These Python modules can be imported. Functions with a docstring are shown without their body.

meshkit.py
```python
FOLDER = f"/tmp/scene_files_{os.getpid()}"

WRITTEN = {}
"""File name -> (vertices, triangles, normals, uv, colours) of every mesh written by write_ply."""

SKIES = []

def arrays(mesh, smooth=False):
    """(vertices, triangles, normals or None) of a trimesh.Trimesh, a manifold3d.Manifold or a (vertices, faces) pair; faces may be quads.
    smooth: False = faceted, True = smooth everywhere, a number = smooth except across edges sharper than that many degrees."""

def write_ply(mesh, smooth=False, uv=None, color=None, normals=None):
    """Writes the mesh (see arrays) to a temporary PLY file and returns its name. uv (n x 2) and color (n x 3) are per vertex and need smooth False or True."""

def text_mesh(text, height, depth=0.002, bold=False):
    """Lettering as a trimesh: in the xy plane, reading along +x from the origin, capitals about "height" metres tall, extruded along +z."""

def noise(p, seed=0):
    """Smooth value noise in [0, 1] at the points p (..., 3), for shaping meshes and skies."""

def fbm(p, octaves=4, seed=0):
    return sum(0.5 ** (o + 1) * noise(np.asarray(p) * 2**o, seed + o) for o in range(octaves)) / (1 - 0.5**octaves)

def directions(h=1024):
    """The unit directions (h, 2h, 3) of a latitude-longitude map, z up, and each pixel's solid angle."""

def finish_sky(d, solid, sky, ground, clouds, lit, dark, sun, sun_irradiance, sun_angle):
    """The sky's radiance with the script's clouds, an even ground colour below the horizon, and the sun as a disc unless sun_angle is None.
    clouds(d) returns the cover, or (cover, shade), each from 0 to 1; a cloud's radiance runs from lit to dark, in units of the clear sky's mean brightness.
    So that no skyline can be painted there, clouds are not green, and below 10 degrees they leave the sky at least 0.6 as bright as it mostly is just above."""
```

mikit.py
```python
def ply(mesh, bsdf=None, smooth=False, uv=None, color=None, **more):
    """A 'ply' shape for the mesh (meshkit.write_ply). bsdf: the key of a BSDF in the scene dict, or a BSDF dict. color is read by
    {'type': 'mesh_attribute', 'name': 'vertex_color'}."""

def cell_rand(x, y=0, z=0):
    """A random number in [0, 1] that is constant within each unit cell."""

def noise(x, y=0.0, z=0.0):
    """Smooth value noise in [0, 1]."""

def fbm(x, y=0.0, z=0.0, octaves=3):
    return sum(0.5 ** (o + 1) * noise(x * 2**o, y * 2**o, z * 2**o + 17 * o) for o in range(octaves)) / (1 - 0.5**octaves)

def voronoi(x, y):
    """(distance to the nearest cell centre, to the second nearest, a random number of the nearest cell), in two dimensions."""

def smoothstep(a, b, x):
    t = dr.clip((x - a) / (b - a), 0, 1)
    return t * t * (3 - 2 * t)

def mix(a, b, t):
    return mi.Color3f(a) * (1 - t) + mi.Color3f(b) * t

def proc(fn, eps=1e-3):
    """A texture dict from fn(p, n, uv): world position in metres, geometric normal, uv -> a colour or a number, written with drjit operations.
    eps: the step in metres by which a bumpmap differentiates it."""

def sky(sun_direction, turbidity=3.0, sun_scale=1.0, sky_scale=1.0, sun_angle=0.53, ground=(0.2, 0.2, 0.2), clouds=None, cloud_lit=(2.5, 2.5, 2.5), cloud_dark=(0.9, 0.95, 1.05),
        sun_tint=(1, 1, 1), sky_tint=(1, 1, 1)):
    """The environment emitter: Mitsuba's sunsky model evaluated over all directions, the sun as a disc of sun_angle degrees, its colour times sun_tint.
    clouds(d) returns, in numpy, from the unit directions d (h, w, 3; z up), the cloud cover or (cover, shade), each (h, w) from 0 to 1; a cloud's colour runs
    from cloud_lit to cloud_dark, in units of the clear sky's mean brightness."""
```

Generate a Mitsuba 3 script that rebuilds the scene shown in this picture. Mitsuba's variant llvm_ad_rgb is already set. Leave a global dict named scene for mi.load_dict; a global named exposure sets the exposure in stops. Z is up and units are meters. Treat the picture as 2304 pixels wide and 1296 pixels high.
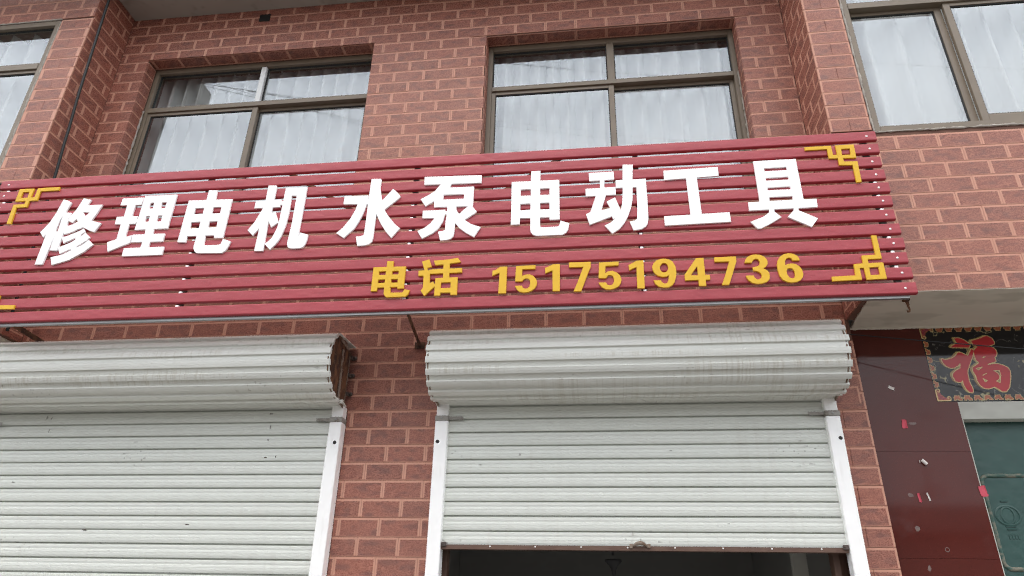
import math, random, json
import numpy as np, trimesh, mitsuba as mi, drjit as dr, mikit, meshkit
from shapely.geometry import Polygon, box as sbox
from shapely.ops import unary_union
from shapely import affinity
import mapbox_earcut as _e  # noqa: F401  (engine used by trimesh)
T = mi.ScalarTransform4f
rng = random.Random(7)
scene, labels = {'type': 'scene'}, {}

# ------------------------------------------------------------------ camera, sky, exposure
YAW, PITCH, ROLL = -0.12842, 0.45306, 0.02179
fwd = np.array([math.sin(YAW) * math.cos(PITCH), math.cos(YAW) * math.cos(PITCH), math.sin(PITCH)])
rgt = np.array([math.cos(YAW), -math.sin(YAW), 0.0])
upv = -math.sin(ROLL) * rgt + math.cos(ROLL) * np.cross(rgt, fwd)
EYE = np.array([0, 0, 1.6])
scene['camera'] = {'type': 'perspective', 'fov_axis': 'x', 'fov': math.degrees(2 * math.atan(1152 / 1552.5)),
                   'to_world': T().look_at(origin=EYE.tolist(), target=(EYE + fwd).tolist(), up=upv.tolist()),
                   'near_clip': 0.05, 'far_clip': 500.0}
scene['sky_light'] = mikit.sky((-0.12, -0.30, 0.95), turbidity=4, sun_scale=0.12, sun_angle=50,
                               clouds=lambda d: (np.ones(d.shape[:2]), 1 - np.clip(d[..., 2], 0, 1)),        # an overcast sky: three times as bright overhead as at the horizon
                               cloud_lit=(3.3, 3.38, 3.5), cloud_dark=(1.1, 1.13, 1.18), ground=(0.13, 0.125, 0.12))
exposure = 3.1

# ------------------------------------------------------------------ procedural materials
def bsdf(key, d):
    scene[key] = d
    return key
def princ(col, rough=0.5, spec=0.5, **k):
    c = mikit.proc(col) if callable(col) else {'type': 'rgb', 'value': list(col)}
    r = mikit.proc(rough) if callable(rough) else rough
    return {'type': 'principled', 'base_color': c, 'roughness': r, 'specular': spec, **k}
def bump(inner, fn, scale, eps=1e-3):
    return {'type': 'bumpmap', 'arbitrary': mikit.proc(fn, eps), 'scale': scale, 'nested': inner}
def two(d):
    return {'type': 'twosided', 'nested': d}
n_, fb_, mix_, ss_ = mikit.noise, mikit.fbm, mikit.mix, mikit.smoothstep

def scratch(p):                                   # wood-chip like strokes pressed into the brick tiles
    wx = fb_(p.x * 14 + 3, p.y * 14, p.z * 14, 2) * 2.4
    a = n_((p.x + p.y) * 70 + wx * 9, 1.3, p.z * 230 + wx * 6)
    b = n_((p.x + p.y) * 210 + wx * 5, 7.1, p.z * 80 - wx * 12)
    return 1 - dr.minimum(dr.abs(2 * a - 1), dr.abs(2 * b - 1))
def brick_masks(p, uv):
    k = dr.floor(uv.x + 0.5)
    x = dr.abs(uv.x - k)
    w = (n_(p.x * 90, p.y * 90, p.z * 90) - 0.5) * 0.002
    edge = dr.maximum(ss_(0.1010, 0.1040, x + w), dr.maximum(ss_(0.0360, 0.0385, uv.y + w), ss_(0.0430, 0.0450, -uv.y + w)))
    return k, edge
def brick_col(p, n, uv):
    k, edge = brick_masks(p, uv)
    r = mikit.cell_rand(k + 3, 2, 5)
    big = fb_(p.x * 1.3, p.y * 1.3, p.z * 1.3 + 4, 3)
    s = scratch(p)
    dark = mix_((0.225, 0.066, 0.045), (0.160, 0.048, 0.035), r)
    body = mix_(dark, (0.41, 0.175, 0.120), ss_(0.72, 0.98, s) * 0.72)
    body = mix_(body, (0.105, 0.048, 0.045), ss_(0.48, 0.74, fb_(p.x * 24, p.y * 24, p.z * 34, 4)) * 0.5)
    mort = mix_((0.540, 0.285, 0.208), (0.460, 0.228, 0.162), big)
    mort = mix_(mort, (0.33, 0.145, 0.100), ss_(0.0425, 0.0440, -uv.y))
    c = mix_(body, mort, edge)
    dirt = ss_(0.5, 0.85, fb_(p.x * 3.1, p.y * 3, p.z * 2.0 + 11, 4))
    return mix_(c, (0.20, 0.105, 0.088), dirt * 0.25)
def brick_bump(p, n, uv):
    k, edge = brick_masks(p, uv)
    return (scratch(p) * 0.55 + fb_(p.x * 45, p.y * 45, p.z * 60, 2) * 0.6) * (1 - edge) + edge * (0.95 + 0.10 * n_(p.x * 60, p.y * 60, p.z * 60))
def brick_rough(p, n, uv):
    k, edge = brick_masks(p, uv)
    return 0.42 + 0.16 * edge + 0.14 * fb_(p.x * 9, p.y * 9, p.z * 9, 2)
bsdf('m_brick', bump(princ(brick_col, brick_rough, 0.5), brick_bump, 0.0016, 8e-4))
bsdf('m_grout', princ(lambda p, n, uv: mix_((0.10, 0.055, 0.042), (0.20, 0.11, 0.085), fb_(p.x * 20, p.y * 20, p.z * 20)), 0.9, 0.2))
def conc_col(p, n, uv):
    a = fb_(p.x * 2.2, p.y * 4, p.z * 3 + 2, 4)
    st = ss_(0.56, 0.75, fb_(p.x * 7 + 4, p.y * 9, p.z * 7, 4))
    c = mix_((0.40, 0.375, 0.34), (0.29, 0.27, 0.24), a)
    return mix_(c, (0.20, 0.175, 0.14), st * 0.5)
bsdf('m_concrete', bump(princ(conc_col, 0.9, 0.25), lambda p, n, uv: fb_(p.x * 35, p.y * 60, p.z * 35, 4), 0.006, 2e-3))
def cement_col(p, n, uv):
    return mix_((0.48, 0.45, 0.41), (0.24, 0.21, 0.18), fb_(p.x * 28, p.y * 28, p.z * 28, 4))
def plaster_col(p, n, uv):
    a = fb_(p.x * 2.2, p.y * 5, 2.0, 4)
    st = ss_(0.52, 0.75, fb_(p.x * 6 + 4, p.y * 12, 7.0, 4))
    return mix_(mix_((0.70, 0.645, 0.555), (0.58, 0.53, 0.45), a), (0.44, 0.40, 0.33), st * 0.5)
bsdf('m_plaster', bump(princ(plaster_col, 0.9, 0.25), lambda p, n, uv: fb_(p.x * 30, p.y * 70, 1.0, 4), 0.006, 2e-3))
bsdf('m_cement', bump(princ(cement_col, 0.95, 0.2), lambda p, n, uv: fb_(p.x * 80, p.y * 80, p.z * 80, 3), 0.006))
bsdf('m_lintel', bump(princ(lambda p, n, uv: mix_((0.55, 0.56, 0.52), (0.40, 0.40, 0.36), fb_(p.x * 9, p.y * 9, p.z * 14, 4)), 0.85, 0.3), lambda p, n, uv: fb_(p.x * 60, p.y * 60, p.z * 60, 3), 0.003))
def slat_col(p, n, uv):
    d = fb_(p.x * 5, p.y * 5, p.z * 16, 4)
    c = mix_((0.340, 0.036, 0.050), (0.300, 0.030, 0.043), d)
    fleck = ss_(0.80, 0.86, n_(p.x * 240, p.y * 240, p.z * 240))
    return mix_(c, (0.42, 0.085, 0.095), fleck * 0.35)
bsdf('m_slat', bump(princ(slat_col, lambda p, n, uv: 0.36 + 0.1 * fb_(p.x * 8, p.y * 8, p.z * 20, 3), 0.5), lambda p, n, uv: fb_(p.x * 14, p.y * 40, p.z * 40, 2), 0.0016, 3e-3))
def white_col(p, n, uv):
    return mix_((0.88, 0.88, 0.885), (0.85, 0.85, 0.855), fb_(p.x * 5, p.y * 5, p.z * 5, 3))
bsdf('m_letter', princ(white_col, 0.4, 0.4))
bsdf('m_gold', princ(lambda p, n, uv: mix_((0.68, 0.415, 0.032), (0.64, 0.385, 0.028), fb_(p.x * 20, p.y * 20, p.z * 20, 3)), 0.45, 0.25))
bsdf('m_galv', princ(lambda p, n, uv: mix_((0.42, 0.43, 0.44), (0.27, 0.27, 0.27), fb_(p.x * 6, p.y * 30, p.z * 30, 3)), 0.4, 0.5, metallic=0.65))
bsdf('m_darksteel', princ(lambda p, n, uv: mix_((0.10, 0.075, 0.065), (0.055, 0.045, 0.042), fb_(p.x * 25, p.y * 25, p.z * 25, 3)), 0.6, 0.4))
def rust_col(p, n, uv):
    a = fb_(p.x * 26, p.y * 30, p.z * 14, 4)
    b = fb_(p.x * 60 + 5, p.y * 60, p.z * 45, 3)
    c = mix_((0.055, 0.030, 0.022), (0.16, 0.075, 0.040), ss_(0.35, 0.7, a))
    return mix_(c, (0.30, 0.19, 0.11), ss_(0.58, 0.80, b) * 0.35)
bsdf('m_rust', bump(princ(rust_col, 0.8, 0.3), lambda p, n, uv: fb_(p.x * 90, p.y * 90, p.z * 90, 3), 0.002))
bsdf('m_ruststrap', bump(princ(lambda p, n, uv: mix_((0.24, 0.19, 0.155), (0.14, 0.085, 0.055), ss_(0.4, 0.7, fb_(p.x * 40, p.y * 40, p.z * 30, 4))), 0.75, 0.35), lambda p, n, uv: fb_(p.x * 90, p.y * 90, p.z * 90, 3), 0.001))
def shutter_col(p, n, uv):
    a = fb_(p.x * 1.1, p.y * 3, p.z * 1.6, 4)
    c = mix_((0.635, 0.655, 0.615), (0.585, 0.605, 0.565), a)
    streak = ss_(0.55, 0.85, fb_(p.x * 55, 3.0, p.z * 2.5, 3)) * ss_(0.35, 0.7, n_(p.x * 2.3, 1.0, p.z * 7))
    c = mix_(c, (0.52, 0.51, 0.47), streak * 0.30)
    spot = ss_(0.84, 0.90, n_(p.x * 55, 2.0, p.z * 75)) * ss_(0.74, 0.86, n_(p.x * 3.7 + 5, 0.5, p.z * 4.1))
    return mix_(c, (0.14, 0.13, 0.11), spot * 0.5)
bsdf('m_shutter', bump(princ(shutter_col, 0.45, 0.5), lambda p, n, uv: fb_(p.x * 1.6, 1.0, p.z * 1.5, 2), 0.003, 5e-3))
def hood_col(p, n, uv):
    a = fb_(p.x * 1.1, p.y * 3, p.z * 4, 4)
    c = mix_((0.70, 0.71, 0.675), (0.61, 0.62, 0.58), a)
    drip = ss_(0.42, 0.75, fb_(p.x * 130, 4.0, p.z * 4, 4)) * ss_(0.40, 0.75, fb_(p.x * 1.3, 2.0, p.z * 16, 3))
    c = mix_(c, (0.46, 0.42, 0.34), drip * 0.50)
    spot = ss_(0.80, 0.88, n_(p.x * 70, p.y * 70, p.z * 70)) * ss_(0.6, 0.8, n_(p.x * 4, p.y * 4, p.z * 9 + 3))
    return mix_(c, (0.13, 0.11, 0.08), spot * 0.3)
bsdf('m_hood', bump(princ(hood_col, 0.42, 0.5), lambda p, n, uv: fb_(p.x * 1.5, 1.0, p.z * 2, 2), 0.005, 5e-3))
def rail_col(p, n, uv):
    st = ss_(0.55, 0.8, fb_(p.x * 40, p.y * 40, p.z * 6, 4))
    return mix_((0.89, 0.89, 0.89), (0.70, 0.68, 0.65), st * 0.35)
bsdf('m_rail', princ(rail_col, 0.35, 0.5))
bsdf('m_black', princ((0.012, 0.012, 0.012), 0.5, 0.4))
bsdf('m_screw', princ((0.80, 0.79, 0.78), 0.3, 0.5, metallic=0.4))
def alu_col(p, n, uv):
    return mix_((0.185, 0.145, 0.105), (0.140, 0.110, 0.080), fb_(p.x * 9, p.y * 9, p.z * 9, 4))
bsdf('m_frame', princ(alu_col, 0.42, 0.5))
bsdf('m_whitebar', princ((0.66, 0.67, 0.67), 0.35, 0.5))
bsdf('m_gasket', princ((0.03, 0.03, 0.03), 0.6, 0.3))
bsdf('m_glass', {'type': 'thindielectric', 'int_ior': 1.95, 'ext_ior': 1.0, 'specular_transmittance': {'type': 'rgb', 'value': [0.70, 0.705, 0.69]}, 'specular_reflectance': {'type': 'rgb', 'value': [0.78, 0.83, 0.88]}})
bsdf('m_curtain', two(princ(lambda p, n, uv: mix_((0.86, 0.87, 0.88), (0.74, 0.76, 0.77), fb_(p.x * 5, p.y * 5, p.z * 2.2, 3)), 0.55, 0.5, sheen=0.4)))
def stone_col(p, n, uv):
    g = n_(p.x * 420, p.y * 420, p.z * 420)
    h = fb_(p.x * 3, p.y * 3, p.z * 3, 3)
    c = mix_((0.105, 0.020, 0.015), (0.078, 0.016, 0.013), h)
    c = mix_(c, (0.15, 0.045, 0.035), ss_(0.62, 0.9, g) * 0.5)
    return mix_(c, (0.030, 0.012, 0.012), ss_(0.66, 0.95, n_(p.x * 330 + 7, p.y * 330, p.z * 330)) * 0.6)
bsdf('m_stone', princ(stone_col, lambda p, n, uv: 0.06 + 0.22 * ss_(0.52, 0.78, fb_(p.x * 7, p.y * 7, p.z * 6, 4)), 0.36))
def marble_col(p, n, uv):
    w = fb_(p.x * 9, 2.0, p.z * 9, 3)
    v1 = dr.abs(fb_(p.x * 7 + w * 1.5, 5.0, p.z * 8 - w, 4) - 0.5)
    m1 = (1 - ss_(0.005, 0.020, v1)) * ss_(0.42, 0.54, n_(p.x * 26, 3.0, p.z * 22))
    v2 = dr.abs(fb_(p.x * 15 - w * 2, 9.0, p.z * 12 + w * 2, 3) - 0.5)
    m2 = (1 - ss_(0.004, 0.013, v2)) * ss_(0.45, 0.6, n_(p.x * 17 + 3, 6.0, p.z * 19))
    c = mix_((0.008, 0.008, 0.010), (0.40, 0.36, 0.20), m1 * 0.75)
    return mix_(c, (0.28, 0.27, 0.24), m2 * 0.6)
bsdf('m_marble', princ(marble_col, 0.06, 0.5))
bsdf('m_fured', princ((0.46, 0.028, 0.036), 0.08, 0.4))
bsdf('m_fugold', princ((0.58, 0.43, 0.20), 0.12, 0.5))
bsdf('m_fushade', princ(lambda p, n, uv: mix_((0.22, 0.085, 0.03), (0.42, 0.36, 0.13), n_(p.x * 30, 1.0, p.z * 30)), 0.12, 0.5))
bsdf('m_keyband', princ(lambda p, n, uv: mix_((0.30, 0.075, 0.040), (0.40, 0.13, 0.055), n_(p.x * 120, 1.0, p.z * 120)), 0.12, 0.5))
bsdf('m_grape', princ((0.26, 0.035, 0.060), 0.15, 0.5))
bsdf('m_door', bump(princ(lambda p, n, uv: mix_((0.030, 0.085, 0.075), (0.022, 0.062, 0.056), fb_(p.x * 11, p.y * 11, p.z * 11, 4)), 0.38, 0.5), lambda p, n, uv: fb_(p.x * 30, p.y * 30, p.z * 30, 3), 0.0015))
bsdf('m_ridge', princ(lambda p, n, uv: mix_((0.050, 0.105, 0.090), (0.20, 0.19, 0.15), ss_(0.35, 0.7, fb_(p.x * 40, p.y * 40, p.z * 60, 4))), 0.55, 0.4))
bsdf('m_brownpaint', princ(lambda p, n, uv: mix_((0.105, 0.055, 0.042), (0.14, 0.085, 0.062), fb_(p.x * 20, p.y * 20, p.z * 20, 3)), 0.5, 0.4))
bsdf('m_paperred', two(princ(lambda p, n, uv: mix_((0.66, 0.11, 0.15), (0.56, 0.09, 0.13), fb_(p.x * 60, p.y * 60, p.z * 60, 3)), 0.7, 0.3)))
bsdf('m_paperwhite', two(princ((0.74, 0.70, 0.67), 0.8, 0.3)))
bsdf('m_glue', two({'type': 'blendbsdf', 'weight': mikit.proc(lambda p, n, uv: 0.18 + 0.35 * fb_(p.x * 90, p.y * 90, p.z * 90, 3)), 'a': princ((0.085, 0.020, 0.017), 0.25, 0.5), 'b': princ((0.35, 0.32, 0.30), 0.8, 0.3)}))
bsdf('m_rubber', princ((0.018, 0.019, 0.020), 0.55, 0.4))
bsdf('m_scuff', princ((0.36, 0.36, 0.34), 0.7, 0.3))
bsdf('m_lamp', princ((0.10, 0.10, 0.105), 0.6, 0.3))
bsdf('m_strap', princ(lambda p, n, uv: mix_((0.30, 0.285, 0.265), (0.19, 0.165, 0.145), ss_(0.4, 0.7, fb_(p.x * 40, p.y * 40, p.z * 40, 3))), 0.6, 0.4))
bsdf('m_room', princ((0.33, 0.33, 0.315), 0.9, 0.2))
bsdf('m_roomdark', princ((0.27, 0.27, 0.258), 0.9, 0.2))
bsdf('m_ground', princ(lambda p, n, uv: mix_((0.135, 0.13, 0.125), (0.095, 0.092, 0.088), fb_(p.x * 1.2, p.y * 1.2, 0.0, 5)), 0.95, 0.2))
bsdf('m_pave', princ(lambda p, n, uv: mix_((0.19, 0.18, 0.168), (0.135, 0.13, 0.12), fb_(p.x * 3, p.y * 3, 0.0, 4)), 0.9, 0.2))

# ------------------------------------------------------------------ helpers
def numbered(k):
    if k not in scene and k not in labels and k not in used:
        used.add(k); return k
    i = 1
    while f'{k}_{i:03d}' in used or f'{k}_{i:03d}' in scene: i += 1
    used.add(f'{k}_{i:03d}'); return f'{k}_{i:03d}'
used = set()
TILT = [None]
def obj(name, mesh, m, parent=None, smooth=False, **k):
    if TILT[0] is not None: mesh.vertices[:, 1] += (mesh.vertices[:, 2] - TILT[0]) * 0.0185      # set leaning back a little
    key = numbered(f'{parent}__{name}' if parent else name)
    scene[key] = mikit.ply(mesh, m, smooth=smooth, **k)
    return key
def thing(name, label, cat, group=None):
    key = numbered(name)
    labels[key] = {'label': label, 'category': cat}
    if group: labels[key]['group'] = group
    return key
def tag(key, label, cat, group=None):
    labels[key] = {'label': label, 'category': cat}
    if group: labels[key]['group'] = group
    return key
def cat(*ms): return trimesh.util.concatenate([m for m in ms])
def bx(x0, x1, y0, y1, z0, z1, c=0.0):
    if c <= 0:
        m = trimesh.creation.box((x1 - x0, y1 - y0, z1 - z0)); m.apply_translation(((x0 + x1) / 2, (y0 + y1) / 2, (z0 + z1) / 2)); return m
    pts = []
    for sx in (0, 1):
        for sy in (0, 1):
            for sz in (0, 1):
                X, Y, Z = (x0, x1)[sx], (y0, y1)[sy], (z0, z1)[sz]
                dx, dy, dz = c * (1 - 2 * sx), c * (1 - 2 * sy), c * (1 - 2 * sz)
                pts += [(X, Y + dy, Z + dz), (X + dx, Y, Z + dz), (X + dx, Y + dy, Z)]
    return trimesh.convex.convex_hull(np.array(pts))
def prism_xz(poly, y0, y1):
    """A polygon in (x, z) extruded from y0 (front) to y1 (back)."""
    ms = []
    for g in getattr(poly, 'geoms', [poly]):
        if g.is_empty or g.area < 1e-9: continue
        m = trimesh.creation.extrude_polygon(g, y1 - y0, engine='earcut')
        v = m.vertices.copy()
        m = trimesh.Trimesh(np.c_[v[:, 0], y1 - v[:, 2], v[:, 1]], m.faces, process=False)
        if m.volume < 0: m.invert()
        ms.append(m)
    return cat(*ms)
def prism_yz(pts, x0, x1):
    """A polygon in (y, z) extruded along x."""
    g = Polygon(pts).buffer(0)
    if g.geom_type != 'Polygon': g = max(g.geoms, key=lambda q: q.area)
    m = trimesh.creation.extrude_polygon(g, x1 - x0, engine='earcut')
    v = m.vertices.copy()
    m = trimesh.Trimesh(np.c_[v[:, 2] + x0, v[:, 0], v[:, 1]], m.faces, process=False)
    if m.volume < 0: m.invert()
    return m
def tube(pts, r, sides=8, closed=False):
    p = np.asarray(pts, float); n = len(p)
    t = np.gradient(p, axis=0)
    if closed: t = np.roll(p, -1, 0) - np.roll(p, 1, 0)
    t /= np.linalg.norm(t, axis=1, keepdims=True) + 1e-12
    ref = np.array([0, 1.0, 0]) if np.abs(t[:, 1]).max() < 0.95 else np.array([0, 0, 1.0])
    a = np.cross(t, ref); a /= np.linalg.norm(a, axis=1, keepdims=True) + 1e-12
    b = np.cross(t, a); ang = np.arange(sides) * 2 * np.pi / sides
    rr = np.broadcast_to(r, (n,))[:, None, None]
    v = (p[:, None] + rr * (np.cos(ang)[None, :, None] * a[:, None] + np.sin(ang)[None, :, None] * b[:, None])).reshape(-1, 3)
    f = []
    for i in range(n if closed else n - 1):
        for j in range(sides):
            q = [i * sides + j, i * sides + (j + 1) % sides, ((i + 1) % n) * sides + (j + 1) % sides, ((i + 1) % n) * sides + j]
            f += [[q[0], q[1], q[2]], [q[0], q[2], q[3]]]
    if not closed:
        for j in range(1, sides - 1):
            f.append([0, j + 1, j]); e = (n - 1) * sides; f.append([e, e + j, e + j + 1])
    return trimesh.Trimesh(v, f, process=False)
def bar(a, b, w, h, up=(0, 0, 1)):
    a, b = np.array(a, float), np.array(b, float); d = b - a; L = np.linalg.norm(d); d /= L
    s = np.cross(d, up); s /= np.linalg.norm(s); u = np.cross(s, d)
    m = trimesh.creation.box((L, w, h)); M = np.eye(4); M[:3, 0], M[:3, 1], M[:3, 2], M[:3, 3] = d, -s, u, (a + b) / 2
    m.apply_transform(M)
    if m.volume < 0: m.invert()
    return m
def dome(c, r, h, axis=(0, -1, 0), n=10):
    m = trimesh.creation.icosphere(1, 1.0); m.vertices *= [r, r, h]
    M = trimesh.geometry.align_vectors([0, 0, 1], axis); m.apply_transform(M); m.apply_translation(c); return m

# ------------------------------------------------------------------ measures (metres; recessed shopfront wall at RC, outer bays at FR)
RC, FR, SG = 3.800, 3.430, 3.250
YS = 3.925                        # face of the red stone and the plaque, set back behind the brick strip
XL, XR = -3.722, 1.422            # inner corners of the outer bays
ZS, ZE = 3.165, 6.075             # underside of the outer bays, underside of the eave slab
PX, PZ = 0.2265, 0.0994
B = 'brick_building'
labels[B] = {'label': 'two storey shop building faced in red brick tiles with white shuttered doors below', 'category': 'building'}
LW, RW = (-3.476, -1.604, 4.10, 5.616), (-0.727, 1.096, 4.10, 5.594)
OR, OL = (1.662, 4.60, 4.212, 5.80), (-7.2, -3.992, 4.212, 5.722)

# ground
obj('street', bx(-40, 40, -40, 1.2, -0.3, 0.0), 'm_ground'); labels['street'] = {'kind': 'structure', 'label': 'grey street in front of the shops'}
obj('pavement', bx(-40, 40, 1.2, 3.86, -0.3, 0.13, 0.01), 'm_pave'); labels['pavement'] = {'kind': 'structure', 'label': 'concrete pavement along the shops'}

ob = thing('terrace_house', 'low row of plastered houses across the street, mirrored in the polished stone', 'building')
obj('wall', bx(-30, 26, -21, -15, 0, 4.3), 'm_concrete', ob)
obj('roof', prism_yz([(-21.4, 4.25), (-14.6, 4.25), (-18, 5.5)], -30.3, 26.3), 'm_darksteel', ob)
for i in range(9): obj('window', bx(-27 + 6 * i, -25.2 + 6 * i, -15.02, -14.97, 1.0, 2.6), 'm_gasket', ob)
for i in range(8): obj('door', bx(-24 + 6 * i, -22.9 + 6 * i, -15.02, -14.96, 0.01, 2.2), 'm_brownpaint', ob)
# wall shells behind the tiles
lower = sbox(-12, 0.0, 8, ZS - 0.02).union(sbox(XL - 0.1, 0.0, XR + 0.1, ZE + 0.02))
for o in (LW, RW): lower = lower.difference(sbox(o[0], o[2], o[1], o[3]))
lower = lower.difference(sbox(-0.86, -1, 1.235, 2.74)).difference(sbox(-3.70, -1, -1.49, 2.74)).difference(sbox(1.90, -1, 3.60, 2.60))
lower = lower.difference(sbox(1.4405, -1, 9, 3.3))
back = sbox(1.38, 0, 8, 3.186).difference(sbox(1.966, -1, 3.70, 2.66))
obj('wall', cat(prism_xz(lower, RC + 0.007, RC + 0.24), prism_xz(back, YS + .0102, RC + .2398)), 'm_grout', B)
def bay(x0, x1, win):
    s = sbox(x0, ZS + 0.026, x1, 7.4).difference(sbox(win[0], win[2], win[1], win[3]))
    return cat(prism_xz(s, FR + 0.007, FR + 0.20))
obj('bay_wall', cat(bay(XR + 0.007, 8, OR), bx(XR + 0.007, XR + 0.2, FR + 0.201, RC + 0.0065, ZS + 0.026, 7.4)), 'm_grout', B)
obj('bay_wall', cat(bay(-12, XL - 0.007, OL), bx(XL - 0.2, XL - 0.007, FR + 0.201, RC + 0.0065, ZS + 0.026, 7.4)), 'm_grout', B)
# undersides of the outer bays (rendered concrete, slightly falling to the back), eave slab
def soffit(x0, x1, seed):
    r = random.Random(seed); n = 60
    left = [(x0 + 0.006 + 0.006 * r.random() + .026 + .030 * (i / n) ** 2, FR + 0.002 + (YS - FR - 0.004) * i / n) for i in range(n + 1)]
    m = trimesh.creation.extrude_polygon(Polygon(left + [(x1, YS - 0.002), (x1, FR + 0.002)]), 0.02, engine='earcut')
    m.apply_translation((0, 0, 3.184)); return m
obj('soffit', soffit(XR, 8, 3), 'm_plaster', B)
sl = soffit(-XL, 12, 4); sl.vertices[:, 0] *= -1; sl.invert()
obj('soffit', sl, 'm_plaster', B)
obj('eave_slab', bx(XL + 0.004, XR - 0.004, 3.335, RC + 0.3, ZE, ZE + 0.14), 'm_concrete', B)
obj('cornice', bx(-12, -3.60, 3.10, 3.334, 6.00, 6.16), 'm_concrete', B); obj('cornice', bx(1.30, 8, 3.10, 3.334, 6.00, 6.16), 'm_concrete', B)
# cement bead where the soffit meets the wall
pts = [(1.45 + 0.02 * i, YS - 0.006, 3.182 + 0.0012 * math.sin(i * 0.4) + 0.0015 * rng.random()) for i in range(120)]
obj('cement_bead', tube(pts, [0.008 + 0.004 * rng.random() for _ in pts], 6), 'm_plaster', B, True)
# building body behind (keeps daylight out of the rooms)
obj('roof', bx(-12, 8, RC + 0.3, 9.2, 7.3, 7.45), 'm_concrete', B)
obj('rear_wall', cat(bx(-12, 8, 9.0, 9.2, 0, 7.3), bx(-12, -11.85, RC + 0.24, 9.0, 0, 7.3), bx(7.85, 8, RC + 0.24, 9.0, 0, 7.3)), 'm_room', B)
obj('upper_floor', bx(-11.85, 7.85, RC + 0.245, 9.0, 2.95, 3.12), 'm_room', B)
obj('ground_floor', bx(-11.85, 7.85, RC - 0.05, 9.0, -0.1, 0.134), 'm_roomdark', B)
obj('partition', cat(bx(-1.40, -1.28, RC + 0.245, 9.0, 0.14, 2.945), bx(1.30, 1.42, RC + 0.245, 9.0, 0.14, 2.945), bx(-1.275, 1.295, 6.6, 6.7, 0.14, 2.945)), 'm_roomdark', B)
obj('attic_wall', cat(bx(XL, XR, RC + 0.10, RC + 0.24, ZE + 0.141, 7.3)), 'm_concrete', B)

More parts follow.
